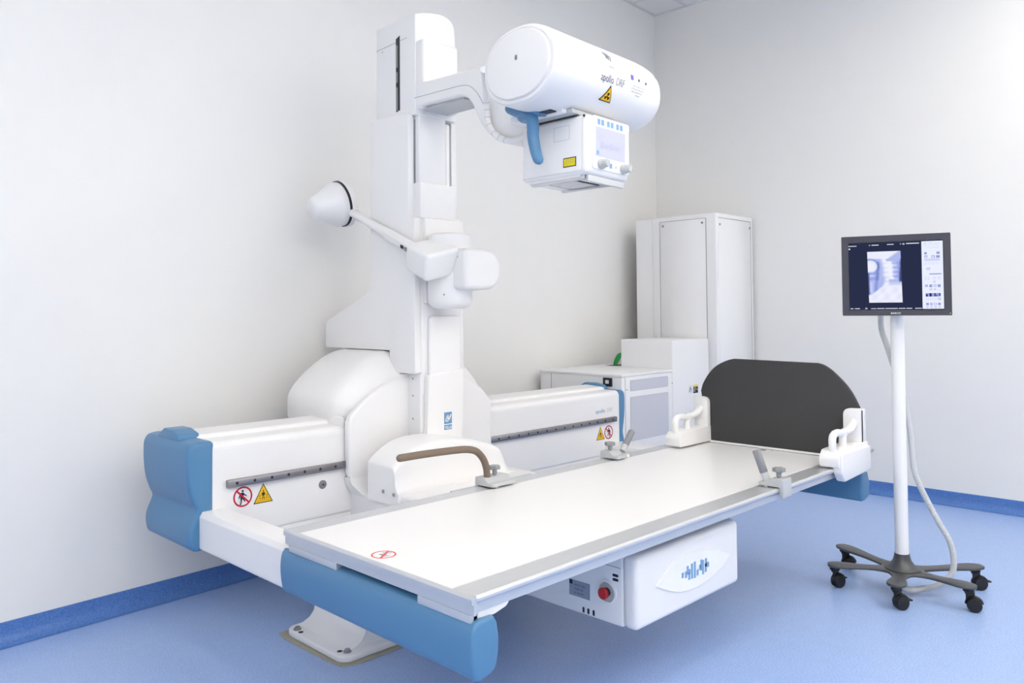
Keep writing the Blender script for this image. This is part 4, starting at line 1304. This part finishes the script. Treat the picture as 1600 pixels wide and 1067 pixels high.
ic_d += [rect(.815, .832, .185, .22), rect(.85, .872, .185, .235), rect(.90, .912, .185, .235), rect(.92, .928, .185, .21), rect(.948, .958, .195, .235)]
ic_l += [rect(.815, .842, .135, .165), rect(.856, .884, .135, .165), rect(.895, .922, .135, .165)]
ic_w += [rect(.819, .838, .140, .160), rect(.860, .880, .140, .160), rect(.899, .918, .140, .160)]
ic_b += [rect(.935, .965, .135, .168), rect(.815, .842, .06, .095), rect(.856, .884, .06, .095), rect(.895, .922, .06, .095), rect(.935, .962, .06, .095)]
ic_w += [rect(.940, .960, .142, .161), rect(.868, .880, .068, .088), rect(.900, .917, .066, .089)]
ic_l += [rect(.815 + i * .041, .84 + i * .041, .02, .048) for i in range(4)]
ic_l += [rect(.803, .826, .935, .972)]
ic_w += [rect(.808, .821, .943, .965)]
ic_l += [rect(.80, .965, .918, .921), rect(.82, .955, .893, .897)]
shape('menu_icons', ic_b, sf, me_b, pnl, .001, .0014)
shape('menu_icons', ic_l, sf, me_l, pnl, .001, .0013)
shape('menu_icons', ic_w, sf, me_w, pnl, .0014, .0017)
shape('menu_icons', ic_d, sf, me_d, pnl, .0014, .0017)
text('menu_title', 'OFF select', .0125, lambda u, v, h=0: mf(b0_ + .84 * SW + u * .75, s0 + .938 * SH + v, -.0055 + h), me_l, pnl, .0014)
tl = [rect(.0, .09, .953, .963), rect(.225, .24, .957, .966), rect(.255, .33, .957, .968), rect(.42, .49, .960, .970), rect(.555, .57, .963, .970), rect(.585, .602, .954, .975),
      rect(.62, .755, .963, .975), rect(.003, .02, .905, .925), rect(.012, .045, .012, .022), rect(.06, .115, .012, .022), rect(.235, .29, .012, .020), rect(.30, .38, .012, .022),
      rect(.39, .52, .012, .022), rect(.53, .60, .012, .022), rect(.61, .67, .012, .022), rect(.70, .77, .012, .022), rect(.175, .195, .008, .028)]
shape('screen_text_lines', tl, sf, me_w, sc, .0006, .001)
shape('screen_icons', [rect(.590, .597, .959, .970), rect(.180, .190, .012, .024)], sf, me_bg, sc, .001, .0013)
# the neck radiograph: a fine grid with its brightness in a colour attribute of the lit screen
def radio(u, v):
    """u,v in 0..1 (v up) -> brightness, None outside"""
    w = 1 - v
    edge = 1.0 if w < .03 else 1.0
    ant = .02 + .015 * math.sin(w * 7) if w < .8 else .05
    soft = .52 + .10 * math.sin(3 * u + 2 * w)
    b = soft
    # back of the neck edge
    post = .98 - .05 * math.exp(-((w - .55) / .25) ** 2) + (0 if w > .1 else 0)
    if u > post and .15 < w < .6:
        return .12
    if u < .03 and .42 < w < .84:
        return .14
    # spine column
    cx_ = .50 + .10 * math.sin(math.pi * min(w, .75) / .75) * 1.0 + (.05 if w > .5 else 0) - .10 * max(0, .3 - w)
    dx = u - cx_
    per = (w - .14) / .088
    fr = per - math.floor(per)
    if .12 < w < .72:
        body = math.exp(-(dx / .13) ** 4)
        gap = math.exp(-((fr - .08) / .09) ** 2) + math.exp(-((fr - 1.08) / .09) ** 2)
        b += body * (.36 - .24 * gap * (1 if dx < .02 else .3))
        sx_ = u - cx_ - .20
        if abs(sx_) < .13:
            b += .26 * math.exp(-((fr - .55) / .26) ** 2) * math.exp(-(sx_ / .10) ** 4)
        b += .2 * math.exp(-((u - cx_ - .10) / .05) ** 2)
    if w < .14:
        b += .40 * (1 - w / .14 * .4) * (.85 + .15 * math.sin(u * 38) * math.sin(w * 60))
    # skull base sweep
    sk = .14 * (1 - u) ** .2 - .14 * u ** 5
    if w < .14 - .16 * max(0, u - .62) / .38:
        b = max(b, .90)
    elif w < .2 and u > .55:
        b = .60
    # jaw
    dj = math.hypot((u - .08) / .21, (w - .29) / .12)
    if dj < 1:
        b = .88 + .06 * (1 - dj)
    elif dj < 1.28:
        b = .44
    if u < .32 and .40 < w < .56:
        b = .50 + .30 * math.exp(-((w - .475) / .02) ** 2) * math.exp(-((u - .1) / .12) ** 2)
    # airway
    ax_ = .27 + .05 * math.sin(w * 6)
    if .2 < w < .8:
        b -= .20 * math.exp(-((u - ax_) / .045) ** 2)
    if .6 < w < .8 and .02 < u < .12:
        b += .1
    # shoulder
    sh = .86 - .30 * max(0, min(1, u / .62)) ** 1.3
    sh = max(sh, .66) if u > .55 else sh
    if w > sh:
        b = .90 + .05 * math.sin(u * 17 + w * 9) * math.sin(w * 23)
    elif u > .62 and w > .55:
        b = .55 + .2 * min(1, (w - .55) / .1)
    return max(.08, min(1.0, b))
gx, gy = 74, 124
gu0, gu1, gv0, gv1 = .205, .560, .105, .865
V, Fc = [], []
for j in range(gy):
    for i in range(gx):
        u, v = i / (gx - 1), j / (gy - 1)
        lean = .012 * (1 - v)
        V.append(sf(gu0 + lean + (gu1 - gu0) * u, gv0 + (gv1 - gv0) * v, .0012))
for j in range(gy - 1):
    for i in range(gx - 1):
        Fc.append((j * gx + i, j * gx + i + 1, (j + 1) * gx + i + 1, (j + 1) * gx + i))
me = bpy.data.meshes.new('radiograph')
me.from_pydata([tuple(v) for v in V], [], Fc)
ca = me.color_attributes.new('film', 'FLOAT_COLOR', 'POINT')
lo, mi_, hi = lin((44, 50, 92)), lin((150, 166, 232)), lin((240, 242, 255))
film = [[radio(i / (gx - 1), j / (gy - 1)) for i in range(gx)] for j in range(gy)]
for _ in range(2):
    film = [[sum(film[min(max(j + q, 0), gy - 1)][min(max(i + p, 0), gx - 1)] for q in (-1, 0, 1) for p in (-1, 0, 1)) / 9 for i in range(gx)] for j in range(gy)]
for j in range(gy):
    for i in range(gx):
        b = max(0, min(1, (film[j][i] - .5) * 1.15 + .5))
        if b < .5:
            t = b / .5
            c = [lo[k] * (1 - t) + mi_[k] * t for k in range(3)]
        else:
            t = (b - .5) / .5
            c = [mi_[k] * (1 - t) + hi[k] * t for k in range(3)]
        ca.data[j * gx + i].color = (*c, 1)
mr = emis('screen_radiograph', (255, 255, 255), SG)
nt = mr.node_tree
at_ = nt.nodes.new('ShaderNodeAttribute')
at_.attribute_name = 'film'
nt.links.new(at_.outputs['Color'], [q for q in nt.nodes if q.type == 'EMISSION'][0].inputs[0])
link('radiograph', me, mr, sc)
text('maker_lettering', 'BARCO', .0092, lambda u, v, h=0: mf(-.046 + u * 1.15, 1.1235 + v, h), 'signwhite', mo, .0004, bold=.0002)
shape('power_light', [circ(.161, 1.125, .002, 12)], mf, me_g, mo, 0, .0005)
obox('mounting_bracket', Vector((PX, PY, 1.19)) + nn * .0262 - dd * .02, nn * .014, dd * .04, (0, 0, .05), 'white', mo, bevel=.003)

bpy.context.view_layer.update()
